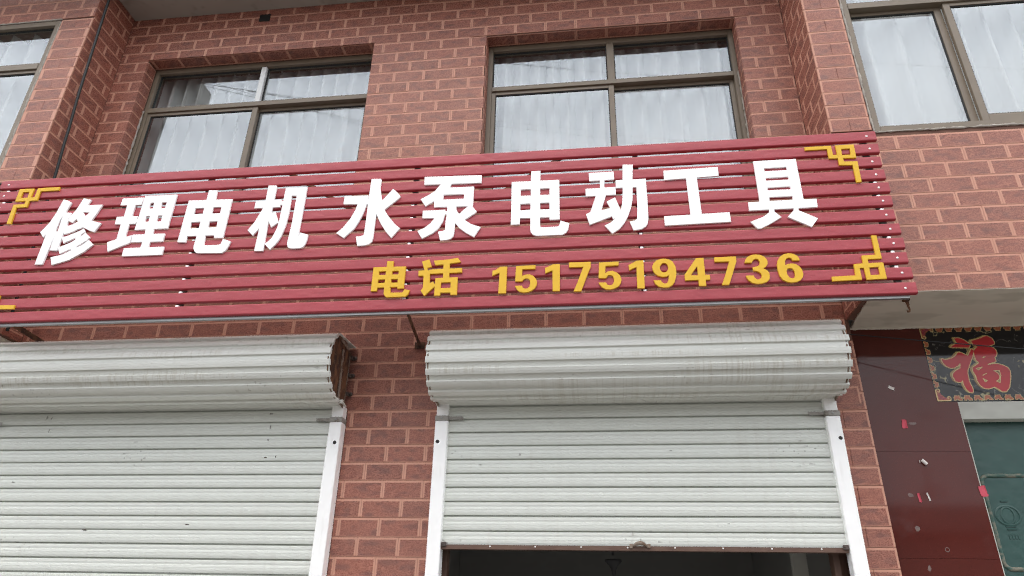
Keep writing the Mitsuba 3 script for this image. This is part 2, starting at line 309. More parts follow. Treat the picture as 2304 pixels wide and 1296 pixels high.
# ------------------------------------------------------------------ brick tiles
def tile(o, a, b, n, r, cen, kid, depth=0.0085, bev=0.0008):
    """Tile on a plane: origin o, in-plane axes a, b, outward normal n; rectangle r = (a0, a1, b0, b1); cen = centre of the whole tile."""
    a0, a1, b0, b1 = r; jit = rng.uniform(-0.0006, 0.0006)
    q, uv = [], []
    for d, s in ((-depth, 0), (jit - bev, 0), (jit, bev)):
        for (u, w) in ((a0 + s, b0 + s), (a1 - s, b0 + s), (a1 - s, b1 - s), (a0 + s, b1 - s)):
            q.append(o + a * u + b * w + n * d); uv.append((kid + u - cen[0], w - cen[1]))
    f = [[8, 9, 10], [8, 10, 11]]
    for l in (0, 4):
        for i in range(4):
            j = (i + 1) % 4; f += [[l + i, l + j, l + 4 + j], [l + i, l + 4 + j, l + 4 + i]]
    f = np.array(f)
    if np.dot(np.cross(a, b), n) < 0: f = f[:, ::-1]
    # separate the vertices per face so that uv stays clean
    q, uv = np.array(q), np.array(uv)
    return q[f.ravel()], np.arange(len(f) * 3).reshape(-1, 3), uv[f.ravel()]
bricks = []           # (holder, size in view, mesh)
def lay(holder, o, a, b, n, area, a_off, b_off, rows, part, gap=0.0006, pa=PX, pb=PZ, odd=0.5):
    """Courses of tiles over the polygon `area` given in (a, b)."""
    amin, bmin, amax, bmax = area.bounds
    for j in range(*rows):
        zc = b_off + j * pb
        if zc + pb / 2 < bmin or zc - pb / 2 > bmax: continue
        k0 = math.floor((amin - a_off) / pa) - 1
        for k in range(k0, k0 + int((amax - amin) / pa) + 4):
            ac = a_off + (k + 0.5 + (odd if j % 2 else 0)) * pa
            full = sbox(ac - pa / 2 + gap, zc - pb / 2 + gap, ac + pa / 2 - gap, zc + pb / 2 - gap)
            c = full.intersection(area)
            if c.is_empty: continue
            for g in getattr(c, 'geoms', [c]):
                if g.geom_type != 'Polygon' or g.area < 1.2e-4: continue
                x0, y0, x1, y1 = g.bounds
                parts = [(x0, x1, y0, y1)]
                if abs((x1 - x0) * (y1 - y0) - g.area) > 2e-4:     # an L round an opening: keep it as two strips
                    zs = sorted({round(v, 5) for _, v in g.exterior.coords})
                    best = [sbox(x0 - 1, u, x1 + 1, v) for u, v in zip(zs, zs[1:]) if v - u > 1e-3]
                    parts = []
                    for s in best:
                        h = s.intersection(g)
                        for hh in getattr(h, 'geoms', [h]):
                            if hh.geom_type == 'Polygon' and hh.area > 1.2e-4:
                                u0, v0, u1, v1 = hh.bounds; parts.append((u0, u1, v0, v1))
                for r in parts:
                    if r[1] - r[0] < 0.008 or r[3] - r[2] < 0.008: continue
                    bricks.append((holder, part(r), tile(o, a, b, n, r, (ac, zc), rng.randint(0, 40))))
ex, ey, ez = np.eye(3)
O = np.zeros(3)
W0, BW, BL = f'{B}__wall', f'{B}__bay_wall', f'{B}__bay_wall_001'
# recessed wall, upper storey
up = sbox(XL + 0.001, 2.62, XR - 0.001, ZE - 0.001)
for w in (LW, RW): up = up.difference(sbox(w[0], w[2], w[1], w[3]))
up_hi, up_lo = up.intersection(sbox(-9, 3.556, 9, 9)), up.intersection(sbox(-9, 0, 9, 3.5555))
def big(r): return (r[1] - r[0]) * (r[3] - r[2])
def face(zlo=None, zhi=None):
    def f(r):
        zc = (r[2] + r[3]) / 2
        return big(r) if (zc > 4.42 or zc < 3.04) else 0.0
    return f
lay(W0, O + ey * RC, ex, ez, -ey, up_hi, -1.413, 4.556 - 25 * PZ, (14, 45), face())
pil = sbox(-1.4435, 0.14, -0.8985, 2.70).union(sbox(1.2695, 0.14, 1.4395, 2.70))
low = up_lo.difference(sbox(-9, 0, -1.30, 2.70)).difference(sbox(-1.0, 0, 1.31, 2.70)).union(pil).union(sbox(XR - 0.001, 2.6, 1.4395, 3.13))
def low_rank(r): return big(r) if (r[2] + r[3]) / 2 > 1.78 and (r[2] + r[3]) / 2 < 3.04 else 0.0
strip = low.intersection(sbox(1.2, 0, 2, 3.14)); low = low.difference(sbox(1.2, 0, 2, 2.70))
low = low.difference(sbox(XR - 0.001, 2.6, 2, 3.2))
lay(W0, O + ey * RC, ex, ez, -ey, low, -1.413, 2.054, (-20, 16), low_rank)
for j in range(-20, 11):                                     # the strip beside the red stone: whole tile, then two cut halves
    zc = 2.022 + j * 0.0992
    if zc + .05 > 3.135: continue
    if j % 2: rr = [((1.2705, 1.4385), 1.4385 - PX / 2)]
    else: rr = [((1.3120, 1.4385), 1.4385 - PX / 2), ((1.2705, 1.3100), 1.2705 + 0.05)]
    for (u0, u1), c in rr:
        bricks.append((W0, big((u0, u1, 0, .098)) if zc > 1.78 else 0.0, tile(O + ey * RC, ex, ez, -ey, (u0, u1, zc - .0488, zc + .0488), (c, zc), rng.randint(0, 40))))
# outer bays, front faces
def bay_rank(r):
    zc, xc = (r[2] + r[3]) / 2, (r[0] + r[1]) / 2
    ok = (xc < 2.62 and zc < 5.5 and (zc > 4.2 or xc > 1.50)) if xc > 0 else (xc > -4.7 and 4.2 < zc < 6.0)
    return big(r) if ok else 0.0
rb = sbox(XR + 0.0005, 3.187, 7.9, 4.209).difference(sbox(XR, 4.203, 1.66, 4.3))
lay(BW, O + ey * FR, ex, ez, -ey, rb, 1.877 - PX * 10, 3.234 - 0.0, (0, 10), bay_rank)
lay(BW, O + ey * FR, ex, ez, -ey, sbox(XR, OR[3], 7.9, 7.3), 1.877, 3.234, (24, 42), lambda r: 0.0)
for j in range(0, 16):                                       # narrow pier beside the window
    zc = 4.2765 + (j - 0) * 0.0992
    c0, c1 = XR + 0.0008, OR[0] - 0.012
    mid = (c0 + c1) / 2
    rr = [((c0, c1), mid)] if j % 2 else [((c0, mid - .0008), c0 + PX / 2), ((mid + .0008, c1), c1 - PX / 2)]
    for (u0, u1), c in rr:
        bricks.append((BW, big((u0, u1, 0, .098)), tile(O + ey * FR, ex, ez, -ey, (u0, u1, zc - .0488, zc + .0488), (c, zc), rng.randint(0, 40))))
lay(BL, O + ey * FR, ex, ez, -ey, sbox(-11.9, OL[3] + 0.01, XL - 0.0005, 7.3), -3.975 - 60 * PX, 5.778 - 24 * PZ, (24, 40), bay_rank)
for j in range(0, 26):
    zc = 5.665 - j * 0.0992
    if zc < 3.25: continue
    c0, c1 = OL[1] + 0.010, XL - 0.0008
    mid = (c0 + c1) / 2
    rr = [((c0, c1), mid)] if j % 2 else [((c0, mid - .0008), c0 + PX / 2), ((mid + .0008, c1), c1 - PX / 2)]
    for (u0, u1), c in rr:
        bricks.append((BL, big((u0, u1, 0, .098)) if zc > 4.3 else 0.0, tile(O + ey * FR, ex, ez, -ey, (u0, u1, zc - .0488, zc + .0488), (c, zc), rng.randint(0, 40))))
lay(BL, O + ey * FR, ex, ez, -ey, sbox(-11.9, 3.187, OL[1], 4.21), -3.975 - 60 * PX, 3.234, (0, 10), lambda r: 0.0)
# returns of the outer bays (tiles on the side faces)
lay(BL, np.array([XL, 0, 0]), ey, ez, ex, sbox(FR + 0.009, 3.19, RC - 0.0005, 7.3), 3.742 - 4 * PX, 5.281 - 32 * PZ, (8, 50), lambda r: big(r) * (0.55 if 4.45 < r[2] < 6.0 else 0))
lay(BW, np.array([XR, 0, 0]), ey, ez, -ex, sbox(FR + 0.009, 3.19, RC - 0.0005, 7.3), 3.742 - 4 * PX, 5.281 - 32 * PZ, (8, 50), lambda r: 0.0)
# window reveals
for w in (LW, RW):
    lay(W0, np.array([w[0] + .004, 0, 0]), ey, ez, ex, sbox(RC + 0.009, w[2], 3.905, w[3] - 0.009), RC - 0.115, 4.556 - 25 * PZ, (14, 45), lambda r: 0.0, odd=0)
    lay(W0, np.array([w[1] - .004, 0, 0]), ey, ez, -ex, sbox(RC + 0.009, w[2], 3.905, w[3] - 0.009), RC - 0.115, 4.556 - 25 * PZ, (14, 45), lambda r: 0.0, odd=0)
    lay(W0, np.array([0, 0, w[3] - .004]), ex, ey, -ez, sbox(w[0], RC + 0.009, w[1], 3.905), -1.413, RC + 0.0572, (0, 1), lambda r: 0.0, odd=0)
order = sorted(range(len(bricks)), key=lambda i: -bricks[i][1])
keep = set(i for i in order[:296] if bricks[i][1] > 0)
rest = {}
for i, (h, s, (v, f, uv)) in enumerate(bricks):
    if i in keep:
        obj('brick', (v, f), 'm_brick', h, uv=uv)
    else:
        rest.setdefault('all', []).append((v, f, uv))
at, vs, fs, us = 0, [], [], []
for v, f, uv in rest['all']:
    vs.append(v); fs.append(f + at); us.append(uv); at += len(v)
k = obj('brick_facing', (np.vstack(vs), np.vstack(fs)), 'm_brick', B, uv=np.vstack(us)); labels[k] = {'kind': 'stuff'}
NB = (len(keep), len(bricks), sum(1 for b in bricks if b[1] > 0))

# small square opening high in the wall, with its sleeve
obj('vent_hole', cat(bx(-2.605, -2.515, RC - 0.004, RC + 0.01, 5.945, 6.02)), 'm_black', B)

# ------------------------------------------------------------------ windows
def window(x0, x1, z0, z1, yf, zt, mt, ml, low_back=1, head=0.045, side=0.035):
    """Sliding aluminium window: outer frame, transom at zt, upper mullions mt, lower sash stiles ml (x pairs)."""
    w = numbered(f'{B}__window')
    fr = []
    d0, d1 = yf - 0.03, yf + 0.03
    fr.append(bx(x0, x0 + side, d0, d1, z0, z1, .002)); fr.append(bx(x1 - side, x1, d0, d1, z0, z1, .002))
    fr.append(bx(x0 + side + .0005, x1 - side - .0005, d0, d1, z1 - head, z1, .002)); fr.append(bx(x0 + side + .0005, x1 - side - .0005, d0, d1, z0, z0 + .04, .002))
    obj('frame', cat(*fr), 'm_frame', w)
    obj('transom', bx(x0 + side + .0005, x1 - side - .0005, d0 - .004, d1, zt[0], zt[1], .002), 'm_frame', w)
    xs = [x0 + side] + [v for m in mt for v in m[:2]] + [x1 - side]
    for m in mt: obj('mullion', bx(m[0], m[1], d0 + .002, d1 - .002, zt[1] + .0005, z1 - head - .0005, .002), m[2] if len(m) > 2 else 'm_frame', w)
    for i in range(0, len(xs), 2):
        obj('pane', bx(xs[i] + .001, xs[i + 1] - .001, yf + .006, yf + .0062, zt[1], z1 - head) if 0 else pane(xs[i], xs[i + 1], zt[1], z1 - head, yf + .006), 'm_glass', w)
        obj('gasket', rim(xs[i], xs[i + 1], zt[1], z1 - head, .007, yf - .002, yf + .012), 'm_gasket', w)
    # sliding sashes below, alternating front and back track
    zb, zl = z0 + .0405, zt[0] - .0005
    for i, (a, b, fwd_, stL, stR, rb) in enumerate(ml):
        ys = yf - .020 if fwd_ else yf + .010
        rt = .026
        s = []
        if stL: s.append(bx(a, a + stL, ys, ys + .026, zb, zl, .0015))
        if stR: s.append(bx(b - stR, b, ys, ys + .026, zb, zl, .0015))
        s.append(bx(a + stL + .0004, b - stR - .0004, ys, ys + .026, zl - rt, zl, .0015)); s.append(bx(a + stL + .0004, b - stR - .0004, ys, ys + .026, zb, zb + rb, .0015))
        obj('sash', cat(*s), 'm_frame', w)
        obj('pane', pane(a + stL, b - stR, zb + rb, zl - rt, ys + .013), 'm_glass', w)
        obj('gasket', rim(a + stL, b - stR, zb + rb, zl - rt, .005, ys + .006, ys + .018), 'm_gasket', w)
    return w
def pane(x0, x1, z0, z1, y):
    nx, nz = 14, 12
    g = np.array([[x, y, z] for z in np.linspace(z0, z1, nz) for x in np.linspace(x0, x1, nx)])
    g[:, 1] += 0.00035 * (meshkit.noise(g * [2.1, 1, 2.4] + 5, 3) - 0.5)            # float glass is never quite flat
    f = []
    for j in range(nz - 1):
        for i in range(nx - 1):
            q = j * nx + i; f += [[q, q + 1, q + nx + 1], [q, q + nx + 1, q + nx]]
    return trimesh.Trimesh(g, f, process=False)
def rim(x0, x1, z0, z1, t, y0, y1):
    return prism_xz(sbox(x0, z0, x1, z1).difference(sbox(x0 + t, z0 + t, x1 - t, z1 - t)), y0, y1)
YF = 3.945
wl = window(LW[0] + .002, LW[1] - .002, LW[2], LW[3] - .001, YF, (5.170, 5.214), [(-2.562, -2.520, 'm_whitebar')],
            [(-3.44, -2.523, 1, .028, .042, .05), (-2.565, -1.642, 0, .042, .030, .05)])
wr = window(RW[0] + .002, RW[1] - .002, RW[2], RW[3] - .001, YF, (5.150, 5.190), [(0.168, 0.221)],
            [(-0.690, 0.208, 1, .028, .038, .05), (0.170, 1.059, 0, .038, .030, .05)])
wo = window(OR[0] + .004, OR[1], OR[2] + .004, OR[3], FR + 0.035, (5.200, 5.250), [(2.229, 2.276), (2.95, 3.0), (3.75, 3.80)],
            [(1.698, 2.270, 0, .006, .045, .004), (2.270, 2.99, 1, .040, .045, .052), (2.96, 3.80, 0, .045, .045, .04), (3.76, 4.56, 1, .045, .045, .052)])
wq = window(OL[0], OL[1] - .004, OL[2] + .004, OL[3] - .004, FR + 0.035, (5.232, 5.288), [(-6.3, -6.25), (-5.3, -5.25)],
            [(-7.16, -6.25, 1, .045, .045, .05), (-6.29, -5.25, 0, .045, .045, .05), (-5.29, -4.032, 1, .045, .012, .05)])
# rough cement round the outer windows
def bead(key_pts, r0, r1):
    return tube(key_pts, [rng.uniform(r0, r1) for _ in key_pts], 6)
obj('sealant', bead([(OR[0] - .003 + .004 * rng.random(), FR + .004, 4.22 + i * .02) for i in range(70)], .004, .010), 'm_cement', B, True)
obj('sealant', bead([(1.66 + i * .018, FR + .003, 4.2085 + .005 * rng.random()) for i in range(110)], .003, .010), 'm_cement', B, True)
obj('sealant', bead([(OL[1] + .004 * rng.random(), FR + .004, 4.22 + i * .02) for i in range(75)], .003, .009), 'm_cement', B, True)
obj('sealant', bead([(OL[1] + .004 - i * .02, FR + .004, OL[3] + .003 + .004 * rng.random()) for i in range(80)], .004, .010), 'm_cement', B, True)
obj('sealant', bead([(LW[0] + .006 + .004 * rng.random(), 3.905, 4.3 + i * .02) for i in range(45)], .003, .011), 'm_cement', B, True)
obj('sealant', bead([(RW[1] - .006 - .004 * rng.random(), 3.905, 4.3 + i * .02) for i in range(45)], .002, .008), 'm_cement', B, True)

# curtains
def curtain(x0, x1, z0, z1, y, seed, pitch=0.135):
    nx, nz = int((x1 - x0) / 0.009), 26
    X = np.linspace(x0, x1, nx); Z = np.linspace(z0, z1, nz)
    ph = np.cumsum(0.75 + 0.5 * meshkit.noise(np.c_[X * 5, X * 0, X * 0], seed)) * (X[1] - X[0]) * 2 * np.pi / pitch
    g, f = [], []
    for j, z in enumerate(Z):
        a = 0.046 + 0.020 * meshkit.noise(np.c_[X * 2.2, X * 0 + z * 1.1, X * 0], seed + 1)
        s = np.sin(ph + 0.8 * meshkit.noise(np.c_[X * 1.5, X * 0 + z * 1.4, X * 0 + 4], seed + 2))
        yy = y + a * (s + .25 * np.sin(2 * ph + 1.0)) + 0.012 * meshkit.noise(np.c_[X * 3, X * 0 + z * 4, X * 0 + 9], seed + 3)
        g.append(np.c_[X, yy, X * 0 + z])
    g = np.vstack(g)
    for j in range(nz - 1):
        for i in range(nx - 1):
            q = j * nx + i; f += [[q, q + 1, q + nx + 1], [q, q + nx + 1, q + nx]]
    return trimesh.Trimesh(g, f, process=False)
for a, lab, s in (((LW[0] - .20, LW[1] + .05, LW[2] + .05, 5.95, 4.09), 'white pleated curtain behind the window above the closed shutter', 11),
                  ((RW[0] - .10, RW[1] + .10, RW[2] + .05, 5.95, 4.09), 'white pleated curtain behind the window above the half raised shutter', 23),
                  ((OR[0] + .03, OR[1] - .03, OR[2] + .03, 5.95, FR + .17), 'white swagged curtain in the flush window at the right edge', 37),
                  ((OL[0] + .03, OL[1] - .03, OL[2] + .03, 5.95, FR + .17), 'white curtain in the flush window at the left edge', 51)):
    tag(obj('curtain', curtain(*a, s, 0.125 if s < 30 else 0.17), 'm_curtain', smooth=True), lab, 'curtain')

# ------------------------------------------------------------------ roller shutters
HC, HR = (3.617, 2.905), 0.196
def shutter(x0, x1, zbot, label, raised):
    """x0..x1: outer edges of the guide rails."""
    s = thing('roller_shutter', label, 'shutter', None)
    rw = 0.072
    for (a, b, inner) in ((x0, x0 + rw, 1), (x1 - rw, x1, -1)):
        r = obj('guide_rail', cat(bx(a, b, 3.728, RC - 0.001, 0.14, 2.618, .003), bx(a + .003, b - .003, 3.734, RC - 0.001, 2.646, 2.716, .003)), 'm_rail', s)
        cx = (a + b) / 2
        obj('strap', cat(bx(a - .001, b + .001, 3.724, RC - .002, 2.6185, 2.6455), bx(*((b + .0012, b + .085) if inner > 0 else (a - .085, a - .0012)), 3.738, 3.742, 2.625, 2.643)), 'm_strap', s)
        obj('screw', dome((cx, 3.723, 2.632), .006, .004), 'm_galv', s)
        hx = (a + .020) if inner > 0 else (b - .018)
        if x0 < -2 and inner < 0: hx = b - .026
        obj('hole_plug', dome((hx, 3.7275, 2.500), .0105, .003), 'm_black', s)
    # curtain of slats
    pitch = 0.0745
    prof = [(0.000, 0.000), (-.0015, .004), (-.0035, .012), (-.0040, .0235), (-.0022, .0245), (-.0022, .0262), (-.0038, .0272), (-.0025, .038), (.0015, .0405), (.0012, .043), (-.0005, .052), (.0000, .0625), (.003, .0655), (.019, .0665), (.019, pitch - .0004), (.023, pitch - .0004), (.023, 0.000)]
    z = zbot
    while z < 2.84:
        off = rng.uniform(-.0014, .0014); dz = rng.uniform(-.0010, .0010)
        obj('slat', prism_yz([(3.762 + off + a, z + dz + b) for a, b in prof], x0 + .028, x1 - .028), 'm_shutter', s)
        z += pitch
    # hood: stepped sheet strips wrapped round the roll
    n = 9
    a0, a1 = math.radians(118), math.radians(292)          # from the top near the wall, round the front, to the bottom
    xa, xb = x0 - .004, x1 + .006
    for i in range(n):
        t0, t1 = a0 + (a1 - a0) * i / n, a0 + (a1 - a0) * (i + 1) / n
        tm = t0 + (t1 - t0) * 0.52; e = rng.uniform(-.006, .006)
        P = lambda r, t: (HC[0] + r * math.cos(t) * 1.02, HC[1] + r * math.sin(t))
        Ro, Ri, th = HR + .007, HR - .006, .0045
        pts = lambda ra, ta, rb, tb: [P(ra, ta), P((ra + rb) / 2, (ta + tb) / 2), P(rb, tb), P(rb - th, tb), P((ra + rb) / 2 - th, (ta + tb) / 2), P(ra - th, ta)]
        low = prism_yz(pts(Ri, t0 - .012, Ri + .001, tm + .006), xa + .0015, xb - .002 + e * .2)
        lip = prism_yz([P(Ro - .002, tm - .004), P(Ro, tm + .004), P(Ro + .0005, (tm + t1) / 2), P(Ro, t1 - .004), P(Ro - .004, t1 + .002), P(Ri - .008, t1 + .002), P(Ri - .008, t1 - .016), P(Ri - .004, tm), P(Ri + .0005, tm - .004)], xa, xb + .003 + e * .4)
        obj('hood_slat', cat(low, lip), 'm_hood', s)
    yb0 = HC[0] + HR * math.cos(a1) * 1.02; zb0 = HC[1] + HR * math.sin(a1)
    obj('hood_slat', prism_yz([(yb0 + .001, zb0), (3.752, zb0 - .012), (3.752, zb0 - .006), (yb0 + .001, zb0 + .006)], xa, xb), 'm_hood', s)
    yt0 = HC[0] + HR * math.cos(a0) * 1.02; zt0 = HC[1] + HR * math.sin(a0)
    obj('hood_slat', prism_yz([(yt0 + .001, zt0 - .004), (RC - .004, zt0 + .012), (RC - .004, zt0 + .017), (yt0 + .001, zt0 + .001)], xa, xb), 'm_hood', s)
    # end plates with flat-iron braces and wall bolts
    arc = [(HC[0] + (HR - .012) * math.cos(t) * 1.02, HC[1] + (HR - .012) * math.sin(t)) for t in np.linspace(math.radians(70), math.radians(300), 24)]
    for xe, sg in ((x0 + .014, -1), (x1 - .012, 1)):
        obj('end_plate', prism_yz(arc + [(3.75, 2.712), (3.75, 3.02)], xe - .0015, xe + .0015), 'm_rust', s)
        xo = xe + sg * .004
        fl = lambda p, q, w=.024: bar((xo, *p), (xo, *q), .003, w, up=(0, 0, 1) if abs(p[0] - q[0]) > .02 else (0, 1, 0))
        obj('brace', fl((3.555, 2.735), (3.738, 2.708), .02), 'm_ruststrap', s)
        obj('brace', fl((3.634, 3.02), (3.650, 2.735), .026), 'm_ruststrap', s)
        obj('brace', fl((3.520, 3.075), (3.722, 3.052), .022), 'm_ruststrap', s)
        obj('brace', bx(xe - .004, xe + .004, 3.752, 3.756, 2.715, 3.05), 'm_ruststrap', s)
        lip = [(xe + sg * .006, HC[0] + (HR - .008) * math.cos(t) * 1.02, HC[1] + (HR - .008) * math.sin(t)) for t in np.linspace(math.radians(150), math.radians(285), 22)]
        obj('rim_bar', tube(lip, .006, 6), 'm_ruststrap', s, True)
        for zb in (3.023, 2.913, 2.799):
            obj('bolt', cat(bar((xe + sg * .008, 3.754, zb - .006), (xe + sg * .012, RC + .004, zb), .010, .022), dome((xe + sg * .022, RC - .012, zb), .012, .012), bar((xe + sg * .022, RC + .004, zb), (xe + sg * .022, RC - .030, zb), .008, .008)), 'm_darksteel', s)
    if raised:
        obj('bottom_bar', cat(bx(x0 + .055, x1 - .055, 3.744, 3.748, zbot - .022, zbot - .0005), bx(x0 + .055, x1 - .055, 3.7485, 3.790, zbot - .022, zbot - .018)), 'm_brownpaint', s)
        for x in np.linspace(x0 + .33, x1 - .20, 8):
            obj('rivet', dome((x, 3.743, zbot - .008), .0045, .003), 'm_screw', s)
        h = [(0.160 + .070 * t, 3.738 - .018 * math.sin(math.pi * t), zbot - .001 + .013 * math.sin(math.pi * t)) for t in np.linspace(0, 1, 12)]
        hd = obj('handle', cat(tube(h, [.005 + .005 * math.sin(math.pi * t) for t in np.linspace(0, 1, 12)], 8), bx(.143, .160, 3.734, 3.744, zbot - .012, zbot + .010, .002), bx(.230, .247, 3.734, 3.744, zbot - .010, zbot + .010, .002)), 'm_ruststrap', s, 40)
        for xx in (x0 + .075, x1 - .100):
            obj('latch', cat(bx(xx, xx + .026, 3.730, 3.7435, zbot - .010, zbot + .012, .002), dome((xx + .006, 3.729, zbot + .004), .005, .004)), 'm_darksteel', s)
    return s
sh0 = shutter(-3.752, -1.444, 1.962 - 25 * 0.0745, 'closed white roller shutter with a rusty hood end, below the left part of the sign', False)
sh1 = shutter(-0.899, 1.270, 1.9655, 'half raised white roller shutter open on a dark room, left of the red stone', True)
def scuffs(sh, marks, mat):
    for i, (x, zz, w_, h_) in enumerate(marks):
        r = np.random.RandomState(40 + i)
        pts = [(x + w_ * .5 * (.5 + .6 * r.rand()) * math.cos(t), zz + h_ * .5 * (.5 + .6 * r.rand()) * math.sin(t)) for t in np.linspace(0, 6.28, 9, endpoint=False)]
        obj('scuff', prism_xz(Polygon(pts).buffer(0), 3.7560, 3.7605), mat, sh)
scuffs(sh0, [(-3.322, 2.674, 0.001, 0.028), (-3.291, 2.668, 0.001, 0.022), (-3.282, 2.591, 0.003, 0.027), (-3.284, 2.511, 0.0, 0.016), (-3.298, 2.445, 0.0, 0.016), (-1.891, 2.679, 0.023, 0.008), (-1.881, 2.597, 0.002, 0.031), (-1.882, 2.524, 0.005, 0.015), (-1.819, 2.43, 0.005, 0.015), (-1.879, 2.425, 0.017, 0.007), (-3.407, 2.29, 0.024, 0.005), (-2.268, 2.059, 0.03, 0.007), (-2.872, 2.028, 0.025, 0.007)], 'm_darksteel')
scuffs(sh1, [(-0.421, 2.433, 0.014, 0.017), (0.388, 2.447, 0.021, 0.007), (0.645, 2.077, 0.014, 0.004), (0.164, 2.023, 0.006, 0.022), (-0.64, 2.379, 0.019, 0.005)], 'm_scuff')
# door lining inside the raised shutter
obj('door_jamb', cat(bx(1.150, 1.182, 3.86, 3.93, 0.14, 2.72, .002)), 'm_brownpaint', B)
obj('door_jamb', cat(bx(1.060, 1.140, 4.30, 4.34, 0.14, 2.72, .002)), 'm_lintel', B)
obj('door_jamb', cat(bx(-0.845, -0.815, 3.86, 3.93, 0.14, 2.72, .002)), 'm_brownpaint', B)
t = thing('hanging_lamp', 'dark hanging lamp seen in the dim room under the raised shutter', 'lamp')
obj('lamp_shade', trimesh.creation.revolve([(0.003, -.08), (.011, -.075), (.018, -.03), (.033, .0), (.063, .03), (.057, .042), (.012, .045), (0.003, .045)], 24, transform=trimesh.transformations.translation_matrix((.087, 5.5, 2.0))), 'm_lamp', t, 40)
obj('stem', tube([(.087, 5.5, 2.07), (.087, 5.5, 2.948)], .009, 8), 'm_lamp', t)

# ------------------------------------------------------------------ shop sign
S = thing('shop_sign', 'long red slatted shop sign with white and yellow raised lettering over two shutters', 'sign')
SX0, SX1 = -3.716, 1.577
for i in range(12):
    zt = 4.081 - i * 0.0843
    x1 = SX1 + rng.uniform(-.006, .005) + (0.002 if i > 6 else -.004); dz = rng.uniform(-.0012, .0012)
    y0 = SG + rng.uniform(-.0007, .0007)
    za, zb = zt + dz, zt - .0620 + dz
    x0 = SX0 + rng.uniform(-.004, .004)
    sl = prism_yz([(y0 + .0045, za), (y0 + .0018, za - .0010), (y0 + .0004, za - .0030), (y0, za - .0055), (y0, zb + .0080), (y0 + .0008, zb + .0040), (y0 + .0030, zb + .0012), (y0 + .0060, zb), (y0 + .021, zb), (y0 + .021, za)], x0, x1)
    obj('slat', sl, 'm_slat', S, 40)
    for px in (1.524 + (0.004 if i > 6 else 0), -3.664):
        obj('screw', dome((px + rng.uniform(-.003, .003), y0 - .0005, zt - .033 + dz), .0062, .0032), 'm_screw', S)
for px in (-3.655, -2.305, -1.005, 0.270, 1.515):
    obj('frame_post', bx(px - .014, px + .014, SG + .0225, SG + .048, 3.100, 4.060), 'm_darksteel', S)
    for i in range(1, 12):
        if (px < -3 and i > 2) or (px > -3 and (i < 4 or rng.random() < .2)): continue
        zt = 4.081 - i * 0.0843
        obj('clip', bx(px - .009, px + .008, SG + .006, SG + .0222, zt - .004, zt + rng.uniform(.009, .0125), .001), 'm_letter', S)
obj('frame_rail', bx(SX0 + .03, 1.549, SG + .0222, SG + .042, 3.077, 3.0985), 'm_galv', S)
obj('frame_rail', bx(SX0 + .03, 1.549, SG + .0225, SG + .048, 4.0605, 4.079), 'm_darksteel', S)
def strut(a, b): obj('strut', cat(bar(a, b, .006, .030, up=(0, 0, 1)), bx(b[0] - .03, b[0] + .03, RC - .008, RC - .001, b[2] - .02, b[2] + .02)), 'm_rust', S)
strut((-.985, SG + .04, 3.086), (-1.043, RC - .004, 3.099)); strut((-3.30, SG + .04, 3.086), (-3.40, RC - .004, 3.10))
strut((-1.83, SG + .04, 4.062), (-1.50, RC - .004, 4.03)); strut((-.13, SG + .04, 4.062), (-.80, RC - .004, 4.03))
obj('end_clamp', cat(dome((SX0 - .008, SG + .004, 4.060), .009, .009), bx(SX0 - .030, SX0 + .001, SG - .002, SG + .02, 4.018, 4.048, .006), bx(SX0 - .040, SX0 - .010, SG + .004, SG + .03, 3.975, 4.018, .004)), 'm_rubber', S)
